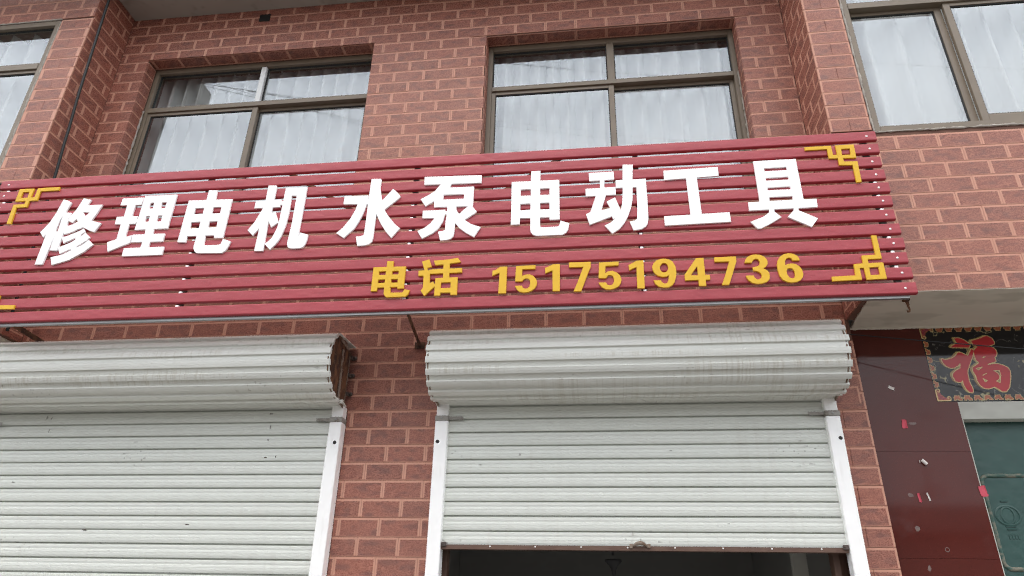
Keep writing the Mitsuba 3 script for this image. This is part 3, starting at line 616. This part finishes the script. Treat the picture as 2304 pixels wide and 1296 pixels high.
GL = json.loads('''{"xiu":[[[[-3201,3651],[-3202,3651],[-3215,3452],[-3265,3454],[-3261,3661],[-3274,3640],[-3307,3677],[-3289,3702],[-3264,3748],[-3245,3814],[-3228,3908],[-3197,3898],[-3164,3881],[-3185,3812],[-3144,3806],[-3147,3753],[-3145,3753],[-3142,3779],[-3115,3831],[-3093,3909],[-3036,3893],[-3052,3856],[-2951,3854],[-2969,3794],[-2991,3742],[-2919,3721],[-2948,3660],[-2984,3673],[-3030,3697],[-3052,3690],[-3095,3668],[-3139,3653],[-3147,3669],[-3150,3563],[-3089,3589],[-3055,3611],[-3056,3626],[-3126,3591],[-3148,3632],[-3108,3645],[-3048,3672],[-3023,3688],[-3006,3663],[-3031,3644],[-3028,3635],[-3041,3620],[-3036,3622],[-3003,3658],[-2962,3623],[-2981,3601],[-3032,3565],[-3029,3556],[-2991,3580],[-2965,3606],[-2926,3573],[-2970,3527],[-3052,3474],[-3153,3445],[-3177,3499],[-3112,3512],[-3060,3539],[-3061,3550],[-3127,3520],[-3150,3561],[-3150,3543],[-3199,3546]],[[-3041,3774],[-3020,3804],[-3065,3807]],[[-3146,3749],[-3142,3710],[-3108,3721],[-3078,3741],[-3094,3759],[-3112,3734]],[[-3193,3767],[-3192,3788],[-3193,3788],[-3203,3754],[-3206,3677],[-3191,3677]]]],"li":[[[[-2686,3577],[-2690,3629],[-2614,3628],[-2614,3631],[-2617,3662],[-2688,3662],[-2687,3714],[-2694,3715],[-2694,3704],[-2734,3705],[-2734,3702],[-2734,3616],[-2695,3626],[-2693,3574],[-2755,3547],[-2819,3519],[-2841,3585],[-2787,3603],[-2788,3706],[-2828,3707],[-2830,3760],[-2784,3760],[-2785,3841],[-2830,3842],[-2828,3891],[-2691,3891],[-2692,3839],[-2730,3840],[-2732,3759],[-2694,3759],[-2694,3737],[-2687,3738],[-2684,3900],[-2475,3899],[-2478,3661],[-2564,3662],[-2562,3628],[-2486,3627],[-2485,3573],[-2566,3575],[-2566,3538],[-2468,3537],[-2468,3483],[-2719,3484],[-2721,3539],[-2617,3538],[-2614,3576]],[[-2530,3848],[-2561,3848],[-2558,3806],[-2530,3807]],[[-2562,3714],[-2533,3714],[-2533,3754],[-2562,3754]],[[-2636,3850],[-2634,3807],[-2610,3808],[-2611,3849]],[[-2613,3715],[-2614,3756],[-2637,3755],[-2637,3714]]]],"dian":[[[[-2111,3572],[-2059,3552],[-2072,3511],[-2082,3490],[-2100,3478],[-2250,3483],[-2267,3493],[-2281,3515],[-2283,3532],[-2281,3600],[-2340,3601],[-2339,3560],[-2392,3563],[-2389,3851],[-2276,3849],[-2275,3918],[-2220,3915],[-2218,3848],[-2111,3846],[-2114,3580],[-2170,3582],[-2171,3599],[-2226,3600],[-2222,3541],[-2214,3535],[-2133,3533],[-2120,3538]],[[-2169,3794],[-2220,3794],[-2221,3750],[-2168,3751]],[[-2223,3654],[-2170,3655],[-2172,3696],[-2222,3695]],[[-2334,3794],[-2334,3752],[-2278,3752],[-2277,3794]],[[-2279,3654],[-2280,3697],[-2337,3696],[-2336,3654]]]],"ji":[[[[-1850,3525],[-1814,3562],[-1793,3631],[-1789,3693],[-1788,3786],[-1801,3786],[-1801,3772],[-1846,3772],[-1846,3730],[-1824,3742],[-1792,3666],[-1831,3635],[-1853,3677],[-1854,3668],[-1851,3480],[-1905,3482],[-1902,3632],[-1934,3585],[-1972,3624],[-1938,3680],[-1905,3770],[-1905,3772],[-1959,3772],[-1959,3822],[-1900,3823],[-1899,3830],[-1900,3929],[-1851,3927],[-1844,3916],[-1847,3823],[-1801,3824],[-1801,3812],[-1787,3812],[-1788,3860],[-1786,3906],[-1653,3902],[-1655,3848],[-1653,3847],[-1656,3559],[-1655,3559],[-1649,3591],[-1599,3575],[-1599,3540],[-1607,3510],[-1619,3492],[-1638,3487],[-1687,3488],[-1705,3496],[-1714,3513],[-1715,3533],[-1711,3606],[-1709,3660],[-1710,3846],[-1740,3847],[-1738,3724],[-1743,3645],[-1760,3568],[-1776,3532],[-1812,3486]]]],"shui":[[[[-1144,3684],[-1113,3643],[-1090,3615],[-1061,3589],[-1106,3529],[-1139,3568],[-1175,3623],[-1196,3663],[-1209,3693],[-1211,3610],[-1211,3534],[-1217,3508],[-1232,3493],[-1261,3487],[-1298,3487],[-1313,3548],[-1286,3549],[-1269,3556],[-1267,3578],[-1266,3690],[-1267,3761],[-1275,3760],[-1275,3754],[-1288,3699],[-1310,3638],[-1332,3597],[-1383,3542],[-1432,3576],[-1396,3612],[-1359,3672],[-1338,3726],[-1329,3765],[-1414,3768],[-1415,3824],[-1271,3822],[-1272,3788],[-1268,3787],[-1268,3809],[-1266,3850],[-1265,3936],[-1212,3934],[-1203,3927],[-1205,3874],[-1198,3833],[-1185,3781],[-1127,3858],[-1100,3833],[-1078,3804],[-1084,3791],[-1164,3718]]]],"beng":[[[[-792,3847],[-650,3845],[-651,3714],[-655,3714],[-627,3675],[-635,3666],[-694,3625],[-658,3597],[-601,3573],[-636,3511],[-682,3540],[-720,3572],[-746,3606],[-749,3539],[-753,3521],[-765,3507],[-784,3500],[-825,3498],[-841,3556],[-814,3559],[-802,3566],[-802,3617],[-798,3665],[-808,3666],[-818,3618],[-842,3574],[-870,3547],[-929,3515],[-959,3566],[-922,3584],[-888,3613],[-868,3646],[-937,3648],[-938,3698],[-808,3698],[-808,3689],[-798,3688],[-798,3717],[-875,3719],[-877,3758],[-925,3728],[-957,3777],[-912,3803],[-876,3830],[-846,3873],[-943,3875],[-945,3930],[-608,3922],[-608,3868],[-782,3872]],[[-728,3666],[-679,3714],[-746,3716],[-745,3695]],[[-824,3767],[-706,3766],[-705,3797],[-825,3799]]]],"dian2":[[[[-167,3559],[-158,3591],[-111,3572],[-118,3533],[-129,3514],[-149,3501],[-292,3501],[-311,3511],[-322,3528],[-325,3548],[-325,3617],[-382,3618],[-384,3579],[-433,3578],[-433,3863],[-324,3862],[-323,3930],[-269,3929],[-271,3862],[-163,3861],[-163,3600],[-219,3600],[-219,3616],[-271,3617],[-271,3566],[-267,3557],[-258,3554],[-178,3554]],[[-218,3808],[-271,3808],[-271,3765],[-219,3764]],[[-271,3670],[-219,3669],[-219,3712],[-271,3712]],[[-381,3808],[-381,3765],[-323,3765],[-324,3808]],[[-325,3671],[-325,3712],[-382,3712],[-382,3670]]]],"dong":[[[[65,3646],[114,3657],[96,3700],[143,3725],[170,3643],[178,3674],[185,3734],[188,3786],[151,3786],[151,3838],[190,3838],[195,3941],[252,3937],[244,3838],[317,3838],[317,3651],[314,3577],[309,3548],[297,3529],[275,3516],[233,3509],[214,3566],[241,3570],[254,3581],[260,3654],[263,3784],[242,3785],[238,3712],[227,3656],[208,3602],[184,3555],[155,3520],[119,3495],[79,3548],[110,3563],[142,3591],[126,3586],[121,3604],[0,3556],[-19,3625],[5,3637],[38,3741],[-17,3740],[-17,3791],[63,3792],[64,3842],[4,3842],[4,3896],[143,3897],[144,3843],[89,3843],[87,3793],[149,3794],[149,3742],[94,3742]]]],"gong":[[[[538,3591],[535,3826],[417,3822],[417,3885],[712,3891],[711,3832],[593,3828],[597,3593],[742,3596],[743,3536],[399,3530],[398,3589]]]],"ju":[[[[1070,3591],[1071,3602],[973,3601],[971,3587],[1002,3551],[949,3518],[890,3487],[873,3487],[841,3531],[909,3557],[944,3583],[946,3601],[844,3600],[845,3652],[905,3652],[905,3916],[1130,3917],[1130,3655],[1195,3654],[1193,3603],[1096,3602],[1094,3588],[1183,3534],[1144,3483],[1033,3550]],[[956,3654],[1075,3655],[1076,3678],[957,3678]],[[1075,3722],[1075,3740],[956,3739],[956,3722]],[[1074,3803],[955,3802],[956,3784],[1074,3784]],[[955,3866],[956,3846],[1073,3847],[1074,3867]]]],"dian3":[[[[-971,3198],[-980,3172],[-993,3161],[-1093,3160],[-1106,3168],[-1113,3180],[-1115,3220],[-1152,3220],[-1154,3199],[-1187,3200],[-1187,3346],[-1113,3345],[-1113,3381],[-1077,3379],[-1077,3345],[-1005,3344],[-1006,3210],[-1042,3210],[-1041,3220],[-1080,3220],[-1077,3188],[-1013,3186],[-1006,3192],[-1001,3205]],[[-1042,3318],[-1078,3318],[-1078,3297],[-1042,3297]],[[-1078,3247],[-1043,3247],[-1043,3268],[-1080,3269]],[[-1114,3248],[-1114,3269],[-1153,3269],[-1153,3248]],[[-1153,3318],[-1152,3297],[-1115,3296],[-1114,3319]]]],"hua":[[[[-874,3315],[-858,3319],[-795,3320],[-796,3347],[-841,3344],[-851,3373],[-804,3374],[-756,3378],[-719,3385],[-701,3358],[-735,3353],[-761,3350],[-761,3320],[-693,3321],[-692,3294],[-761,3293],[-760,3266],[-713,3266],[-713,3162],[-748,3162],[-748,3176],[-802,3177],[-803,3160],[-836,3161],[-835,3215],[-887,3163],[-892,3164],[-911,3193],[-900,3211],[-902,3282],[-931,3283],[-932,3314],[-899,3315],[-917,3370],[-877,3382],[-860,3335],[-884,3329],[-882,3314]],[[-803,3204],[-749,3204],[-750,3238],[-802,3237]],[[-846,3246],[-835,3227],[-835,3265],[-794,3266],[-795,3293],[-867,3292],[-865,3235]]]],"1":[[[[-485,3319],[-447,3319],[-450,3160],[-491,3161],[-487,3283],[-526,3266],[-526,3296],[-507,3302]]]],"5":[[[[-399,3319],[-295,3321],[-296,3299],[-365,3299],[-367,3259],[-347,3267],[-325,3267],[-306,3257],[-291,3238],[-286,3219],[-289,3200],[-300,3182],[-317,3169],[-337,3162],[-358,3161],[-378,3167],[-393,3180],[-403,3202],[-366,3202],[-360,3189],[-349,3183],[-337,3185],[-326,3196],[-322,3215],[-325,3233],[-335,3243],[-350,3243],[-361,3235],[-365,3227],[-402,3228]]]],"1b":[[[[-201,3322],[-165,3322],[-167,3163],[-204,3164],[-205,3285],[-243,3269],[-244,3301],[-222,3311]]]],"7":[[[[-117,3329],[-2,3328],[-3,3299],[-18,3262],[-47,3183],[-57,3157],[-96,3158],[-78,3200],[-44,3294],[-40,3299],[-117,3300]]]],"5b":[[[[41,3322],[144,3323],[142,3301],[74,3300],[71,3258],[86,3268],[107,3270],[130,3260],[147,3241],[153,3219],[149,3198],[138,3180],[118,3168],[95,3162],[72,3164],[52,3176],[41,3191],[35,3204],[72,3204],[79,3191],[91,3186],[104,3189],[113,3201],[115,3220],[111,3238],[101,3245],[87,3245],[73,3228],[36,3230]]]],"1c":[[[[237,3324],[272,3325],[269,3162],[231,3163],[234,3287],[196,3269],[194,3300]]]],"9":[[[[402,3325],[421,3310],[433,3283],[435,3248],[431,3222],[422,3193],[408,3174],[389,3163],[367,3162],[342,3168],[325,3183],[316,3206],[353,3205],[359,3192],[372,3184],[384,3189],[391,3203],[396,3232],[384,3225],[364,3224],[341,3231],[325,3246],[316,3267],[315,3288],[324,3308],[340,3322],[359,3329],[379,3330]],[[395,3286],[391,3296],[385,3302],[377,3304],[368,3303],[361,3297],[356,3288],[353,3277],[354,3267],[358,3258],[365,3251],[372,3249],[381,3251],[388,3256],[393,3265],[396,3276]]]],"4":[[[[579,3326],[578,3227],[601,3226],[600,3199],[578,3198],[577,3164],[541,3165],[542,3199],[475,3199],[475,3232],[541,3326]],[[505,3227],[542,3226],[542,3278]]]],"7b":[[[[633,3326],[742,3327],[741,3297],[691,3166],[654,3166],[677,3221],[705,3299],[633,3300]]]],"3":[[[[781,3288],[786,3304],[797,3320],[817,3331],[840,3334],[865,3330],[884,3317],[894,3300],[895,3283],[890,3270],[880,3259],[868,3252],[885,3241],[894,3225],[895,3207],[890,3188],[876,3175],[854,3167],[829,3165],[805,3172],[789,3187],[781,3203],[779,3214],[816,3214],[819,3202],[828,3192],[839,3190],[850,3197],[856,3208],[854,3223],[846,3232],[834,3238],[819,3240],[817,3261],[831,3262],[845,3267],[854,3277],[856,3292],[851,3304],[840,3309],[827,3304],[820,3294],[817,3287]]]],"6":[[[[1018,3291],[1014,3304],[1003,3308],[991,3305],[981,3290],[978,3265],[991,3272],[1010,3274],[1029,3270],[1045,3257],[1056,3237],[1058,3213],[1053,3195],[1040,3179],[1020,3169],[998,3166],[976,3170],[955,3183],[943,3207],[939,3239],[939,3271],[946,3295],[959,3315],[979,3329],[1005,3334],[1029,3328],[1045,3316],[1052,3301],[1053,3290]],[[986,3245],[980,3232],[980,3212],[989,3195],[1001,3189],[1013,3194],[1018,3207],[1018,3228],[1010,3245],[997,3248]]]],"oTL":[[[[-3536,3865],[-3529,3748],[-3559,3750],[-3563,3889],[-3489,3890],[-3488,3912],[-3561,3912],[-3562,4005],[-3460,4003],[-3462,3937],[-3437,3938],[-3436,4004],[-3287,4005],[-3284,3980],[-3409,3979],[-3410,3912],[-3463,3911],[-3464,3866]],[[-3530,3936],[-3485,3937],[-3486,3980],[-3531,3980]]]],"oTR":[[[[1445,3881],[1441,3746],[1415,3745],[1416,3857],[1348,3861],[1349,3906],[1303,3908],[1303,3971],[1188,3970],[1188,3992],[1327,3992],[1328,3930],[1350,3930],[1350,3993],[1446,3992],[1444,3904],[1375,3905],[1376,3883]],[[1374,3926],[1419,3926],[1421,3967],[1376,3967]]]],"oBR":[[[[1356,3305],[1423,3307],[1424,3419],[1449,3418],[1448,3284],[1380,3283],[1380,3261],[1450,3262],[1449,3171],[1354,3169],[1353,3235],[1333,3235],[1332,3170],[1191,3167],[1192,3192],[1306,3195],[1309,3258],[1354,3261]],[[1377,3194],[1422,3194],[1422,3238],[1378,3236]]]],"fuL1":[[[[2036,3111],[2062,3111],[2085,3098],[2102,3081],[2109,3070],[2106,3061],[2099,3052],[2006,3056],[2012,3064],[2043,3081],[2038,3098]]]],"fuL2":[[[[2035,3024],[2051,3024],[2069,3011],[2083,3004],[2111,3045],[2120,3034],[2106,3002],[2059,2920],[2054,2900],[2051,2857],[2058,2814],[2058,2800],[2052,2790],[2039,2792],[2026,2809],[2019,2835],[2020,2862],[2008,2851],[1992,2850],[1980,2861],[1974,2887],[1979,2902],[1996,2916],[2025,2933],[2032,2962],[2017,2948],[1995,2935],[1974,2934],[1954,2946],[1942,2964],[1938,2985],[1943,2989],[1957,2982],[1982,2987],[2008,2998]]]],"fuR":[[[[2234,3103],[2240,3080],[2236,3070],[2216,3064],[2190,3052],[2211,3055],[2227,3048],[2236,3031],[2235,3013],[2228,3000],[2217,2990],[2219,2969],[2208,2963],[2182,2957],[2165,2946],[2194,2952],[2225,2953],[2253,2942],[2270,2929],[2276,2910],[2270,2881],[2260,2850],[2246,2816],[2225,2794],[2207,2793],[2191,2809],[2174,2821],[2141,2811],[2121,2813],[2103,2830],[2094,2856],[2094,2885],[2086,2914],[2088,2933],[2130,2960],[2118,2978],[2116,3007],[2120,3031],[2132,3046],[2145,3055],[2126,3072],[2121,3086],[2124,3094],[2149,3099],[2175,3108],[2201,3119],[2217,3118]],[[2214,2883],[2207,2865],[2188,2854],[2208,2840],[2223,2882],[2225,2917],[2190,2915],[2208,2900]],[[2159,2987],[2178,3001],[2178,3001],[2154,2994]],[[2127,2890],[2127,2886],[2155,2897],[2156,2902]],[[2124,2873],[2131,2846],[2149,2857]],[[2146,2939],[2103,2930],[2115,2916]]]]}''')
def shape(key): return unary_union([Polygon(p[0], p[1:]) for p in GL[key]])
def mm(s): return affinity.scale(s, .001, .001, origin=(0, 0))
def letter(key, name, th, m, poly=None):
    s = mm(poly if poly is not None else shape(key))
    front = s.buffer(-.0008)
    return obj(name, cat(prism_xz(s, SG - th + .0008, SG - .0003), prism_xz(front, SG - th, SG - th + .0009)), m, S)
for key in ('xiu', 'li', 'dian', 'ji', 'shui', 'beng', 'dian2', 'dong', 'gong', 'ju'): letter(key, 'character', .011, 'm_letter')
for key in ('dian3', 'hua'): labels[letter(key, 'character', .012, 'm_gold')] = {'label': 'yellow character before the phone number'}
for key in ('1', '5', '1b', '7', '5b', '1c', '9', '4', '7b', '3', '6'): letter(key, 'digit', .012, 'm_gold')
for key in ('oTL', 'oTR', 'oBR'): letter(key, 'corner_ornament', .010, 'm_gold')
mir = affinity.scale(shape('oBR'), -1, 1, origin=((-3556 + 1450) / 2, 0))
letter(None, 'corner_ornament', .010, 'm_gold', mir)

# ------------------------------------------------------------------ red stone facing, plaque, lintel, green door
SF = YS
E_ = sbox(1.4450, 1.9368, 1.9620, 2.4695), sbox(1.4450, 0.14, 1.9620, 1.9355), sbox(1.4450, 2.4708, 1.9620, 2.7405).union(sbox(1.4450, 2.74, 1.8600, 3.1850))
for i, p in enumerate(E_): obj('stone_panel', prism_xz(p, SF, SF + .010), 'm_stone', B)
obj('edge_trim', bx(1.9628, 1.9672, SF + .0012, SF + .12, 0.14, 2.6435), 'm_lintel', B)
obj('lintel', bx(1.9625, 3.75, SF + .004, SF + .13, 2.6445, 2.7405), 'm_lintel', B)
obj('stone_panel', prism_xz(sbox(3.76, 0.14, 4.25, 3.185), SF, SF + .010), 'm_stone', B)
Q = thing('door_plaque', 'black marble plaque with a red and gold good fortune character above the green door', 'plaque')
PX0, PX1, PZ0, PZ1 = 1.861, 3.75, 2.743, 3.183
obj('panel', bx(PX0, PX1, SF + .0004, SF + .010, PZ0, PZ1), 'm_marble', Q)
fu = mm(unary_union([shape(k) for k in ('fuL1', 'fuL2', 'fuR')]))
fu = fu.buffer(.0012).buffer(-.0024).buffer(.0012)
gold = fu.buffer(.0042)
shade = unary_union([affinity.translate(gold, -dx, dx * .22) for dx in (0, .002, .004, .006, .008, .010)])
obj('character_shade', prism_xz(shade, SF - .0004, SF + .0002), 'm_fushade', Q)
obj('character_outline', prism_xz(gold, SF - .0008, SF - .0004), 'm_fugold', Q)
obj('character_body', prism_xz(fu, SF - .0012, SF - .0008), 'm_fured', Q)
def keyunit(L, H):       # a stepped meander block
    return Polygon([(0, 0), (.20 * L, 0), (.20 * L, .22 * H), (.42 * L, .22 * H), (.42 * L, 0), (.80 * L, 0), (.80 * L, .28 * H), (.70 * L, .28 * H), (.70 * L, .55 * H), (.60 * L, .55 * H), (.60 * L, H), (.10 * L, H), (.10 * L, .62 * H), (0, .62 * H)])
band, core = [], []
L, H = .052, .027
for i in range(40):
    x = 1.949 + i * L
    if x > 3.68: break
    u = affinity.translate(keyunit(L, H), x, PZ0 + .005); v = affinity.scale(u, 1, -1, origin=(0, (PZ0 + PZ1) / 2))
    band += [u, v]
for i in range(6):
    u = keyunit(.0476, .023); u = affinity.rotate(u, 90, origin=(0, 0)); u = affinity.scale(u, -1, 1, origin=(0, 0))
    band.append(affinity.translate(u, PX0 + .005, PZ0 + .081 + i * .0476))
band = unary_union(band)
for g in band.geoms:
    obj('border_line', prism_xz(g.buffer(.0011, join_style=2), SF - .0004, SF + .0002), 'm_fugold', Q)
    obj('border_block', prism_xz(g.buffer(-.0008, join_style=2), SF - .0008, SF - .0004), 'm_keyband', Q)
def scroll(fx, fz):
    r = lambda x, z: (PX0 + .003 + x, (PZ0 + .004 + z) if fz > 0 else (PZ1 - .006 - z))
    a = [r(x, z) for x, z in ((.0, .062), (.0, .0), (.066, .0))]
    sp1 = [r(.060 + .012 * (1 - t * .6) * math.cos(-1.57 + t * 5.5), .014 + .013 * (1 - t * .6) * math.sin(-1.57 + t * 5.5)) for t in np.linspace(0, 1, 18)]
    sp2 = [r(.014 + .012 * (1 - t * .6) * math.cos(3.1 - t * 5.5), .056 + .013 * (1 - t * .6) * math.sin(3.1 - t * 5.5)) for t in np.linspace(0, 1, 18)]
    from shapely.geometry import LineString
    ln = unary_union([LineString(a).buffer(.0028), LineString(sp1).buffer(.0022), LineString(sp2).buffer(.0022)])
    fill = Polygon([r(0, .06), r(0, 0), r(.062, 0), r(.066, .018), r(.045, .016), r(.018, .040), r(.024, .058)])
    from shapely.geometry import Point
    g = unary_union([Point(r(x, z)).buffer(.0062) for x, z in ((.016, .014), (.030, .010), (.024, .022), (.013, .028), (.040, .012), (.018, .038))])
    return ln, fill, g
for fz in (1, -1):
    ln, fill, g = scroll(1, fz)
    obj('corner_fill', prism_xz(fill, SF - .0003, SF + .0002), 'm_keyband', Q)
    obj('corner_grapes', prism_xz(g, SF - .0006, SF - .0003), 'm_grape', Q)
    obj('corner_scroll', prism_xz(ln, SF - .0009, SF - .0006), 'm_fugold', Q)
# green sheet-metal door
D_ = f'{B}__door'; YD = 3.998
obj('door', bx(1.968, 3.72, YD, YD + .05, 0.14, 2.6435), 'm_door', B)
def rrect(x0, x1, z0, z1, r, y):
    p = []
    for cx, cz, a in ((x1 - r, z1 - r, 0), (x0 + r, z1 - r, 90), (x0 + r, z0 + r, 180), (x1 - r, z0 + r, 270)):
        p += [(cx + r * math.cos(math.radians(a + d)), y, cz + r * math.sin(math.radians(a + d))) for d in range(0, 91, 15)]
    return p
def squash(m, y, k): m.vertices[:, 1] = y + (m.vertices[:, 1] - y) * k; return m
for z0, z1 in ((1.895, 2.356), (0.9, 1.80)):
    obj('moulding', squash(tube(rrect(2.012, 2.82, z0, z1, .035, YD), .011, 8, True), YD, .8), 'm_ridge', D_, True)
ring = lambda cx, cz, rx, rz, r: squash(tube([(cx + rx * math.cos(t), YD, cz + rz * math.sin(t)) for t in np.linspace(0, 2 * math.pi, 32, endpoint=False)], r, 7, True), YD, .7)
em = [ring(2.094, 2.154, .058, .048, .0065), ring(2.094, 2.154, .031, .041, .0055)]
em += [bx(2.074, 2.110, YD - .006, YD + .001, 2.221, 2.229, .002), bx(2.071, 2.118, YD - .006, YD + .001, 2.083, 2.090, .002), bx(2.067, 2.119, YD - .005, YD + .001, 2.097, 2.103, .002)]
for i in range(4): em.append(bx(2.071 + i * .0145, 2.0795 + i * .0145, YD - .003, YD + .001, 2.037, 2.061, .001))
obj('emblem', cat(*em), 'm_door', D_, 40)

# ------------------------------------------------------------------ small loose things
# cable down the left bay's return
z = np.linspace(6.07, 3.2, 40)
cab = [(-3.672 + .004 * math.sin(zz * 3), np.interp(zz, [3.2, 4.34, 4.585, 4.954, 5.232, 5.63, 5.929, 6.2], [3.6239999999999997, 3.554, 3.526, 3.5, 3.489, 3.466, 3.458, 3.4480000000000004]) + .003 * math.sin(zz * 7), zz) for zz in z]
tag(obj('power_cable', tube(cab, .0095, 8), 'm_rubber', smooth=True), 'black cable hanging down the brick return at the upper left', 'cable')
h = [(1.640, 3.512, 3.178), (1.642, 3.513, 3.158), (1.643, 3.513, 3.135), (1.645, 3.513, 3.118), (1.6435, 3.513, 3.110), (1.639, 3.513, 3.106), (1.634, 3.513, 3.108), (1.631, 3.513, 3.114)]
tag(obj('ceiling_hook', cat(tube(h, [.010, .009, .0055, .005, .005, .005, .0045, .003], 8), bx(1.622, 1.655, 3.500, 3.526, 3.166, 3.182, .003)), 'm_rust', smooth=40), 'rusty hook hanging from the concrete underside by the end of the sign', 'hook')
w = [(1.30 + 1.9 * t, 3.775 - .375 * t, 3.108 - .386 * t - .010 * math.sin(math.pi * t)) for t in np.linspace(0, 1, 24)]
tag(obj('thin_wire', tube(w, .0028, 6), 'm_rubber', smooth=True), 'thin black wire stretched in front of the marble plaque', 'wire')
# overhead wires across the street (seen mirrored in the panes)
def ovh(a, b, r=.011, lab=''):
    a, b = np.array(a, float), np.array(b, float)
    P = [a + (b - a) * t - np.array([0, 0, .5 * 4 * t * (1 - t)]) for t in np.linspace(0, 1, 30)]
    tag(obj('overhead_wire', tube(P, r, 6), 'm_rubber', smooth=True), lab, 'wire', 'overhead wires mirrored in the windows')
ovh([-9.82, -0.68, 10.83], [12.24, -14.04, 17.28], .0055, 'uppermost overhead wire across the street, mirrored in the window panes')
ovh([-5.2, 0.17, 8.96], [11.79, -16.37, 19.14], .0055, 'second overhead wire mirrored in the right hand pane of the middle window')
ovh([-9.04, -0.31, 10.55], [9.85, -16.65, 17.21], .0055, 'lowest overhead wire mirrored in the lower pane of the middle window')
ovh([-1.71, -3.37, 12.6], [24.43, -12.92, 17.97], .0055, 'overhead wire mirrored in the flush window at the right')
ovh([-17.2, -0.66, 14.63], [0.87, -18.16, 19.59], .0055, 'steeply sloping overhead wire mirrored in the window above the closed shutter')

# torn paper and glue marks on the red stone
def scrap(c, w, h, seed, curl=.012, rot=0.0, n=7):
    r = np.random.RandomState(seed); g, f = [], []
    for j in range(n):
        for i in range(n):
            u, v = i / (n - 1) - .5, j / (n - 1) - .5
            e = 1 - .25 * r.rand() * (abs(u) == .5 or abs(v) == .5)
            x, zz = u * w * e, v * h * e
            y = -.0022 - .16 * curl * (max(0, u + .1) ** 2 * 2 + max(0, v) ** 2 * 1.2) - .0012 * r.rand()
            g.append((c[0] + x * math.cos(rot) - zz * math.sin(rot), SF + y, c[1] + x * math.sin(rot) + zz * math.cos(rot)))
    for j in range(n - 1):
        for i in range(n - 1):
            q = j * n + i; f += [[q, q + 1, q + n + 1], [q, q + n + 1, q + n]]
    return trimesh.Trimesh(g, f, process=False)
def chip(c, w, h, seed, th=.0004):
    r = np.random.RandomState(seed); k = 11
    return prism_xz(Polygon([(c[0] + w / 2 * (0.6 + .5 * r.rand()) * math.cos(t), c[1] + h / 2 * (0.6 + .5 * r.rand()) * math.sin(t)) for t in np.linspace(0, 6.28, k, endpoint=False)]).buffer(0), SF - th, SF - .0001)
tag(obj('paper_scrap', scrap((1.661, 2.620), .028, .052, 1, .05, -.1), 'm_paperred'), 'torn red paper scrap, uppermost red one on the red stone', 'paper')
tag(obj('paper_scrap', scrap((1.636, 2.824), .036, .018, 2, .02, -.5), 'm_paperwhite'), 'small white paper scrap high on the red stone, level with the shutter hood', 'paper')
tag(obj('paper_scrap', cat(tube([(1.703, SF - .010, 2.424), (1.723, SF - .012, 2.400)], [.0085, .0085], 10), tube([(1.694, SF - .006, 2.422), (1.691, SF - .008, 2.410)], .002, 6)), 'm_paperwhite'), 'rolled white paper stub just below the upper stone joint', 'paper')
tag(obj('paper_scrap', scrap((1.650, 2.230), .013, .054, 4, .05, .12), 'm_paperred'), 'thin red paper strip with a white tip on the red stone', 'paper')
tag(obj('paper_scrap', scrap((1.696, 2.236), .008, .046, 5, .03, .20), 'm_paperwhite'), 'thin white paper strip right of the thin red strip', 'paper')
tag(obj('paper_scrap', scrap((1.967, 2.263), .036, .060, 6, .06, .05), 'm_paperred'), 'pink red paper flap at the edge of the red stone beside the green door', 'paper')
for c, w_, h_, sd, lab in (((1.611, 2.245), .034, .026, 1, 'grey glue patch left of the thin red paper strip'), ((1.608, 2.078), .030, .034, 2, 'grey glue patch between the two lower paper marks on the red stone'), ((1.622, 1.890), .020, .034, 3, 'grey glue patch at the bottom edge of the red stone'),
                        ((1.704, 2.623), .040, .020, 4, 'dull glue patch right of the uppermost red paper scrap'), ((1.727, 1.978), .022, .022, 5, 'round glue ring low on the red stone')):
    m = chip(c, w_, h_, sd) if sd != 5 else squash(tube([(c[0] + .010 * math.cos(t), SF - .0006, c[1] + .010 * math.sin(t)) for t in np.linspace(0, 6.28, 18, endpoint=False)], .0016, 5, True), SF, .3)
    tag(obj('glue_mark', m, 'm_glue'), lab, 'stain')
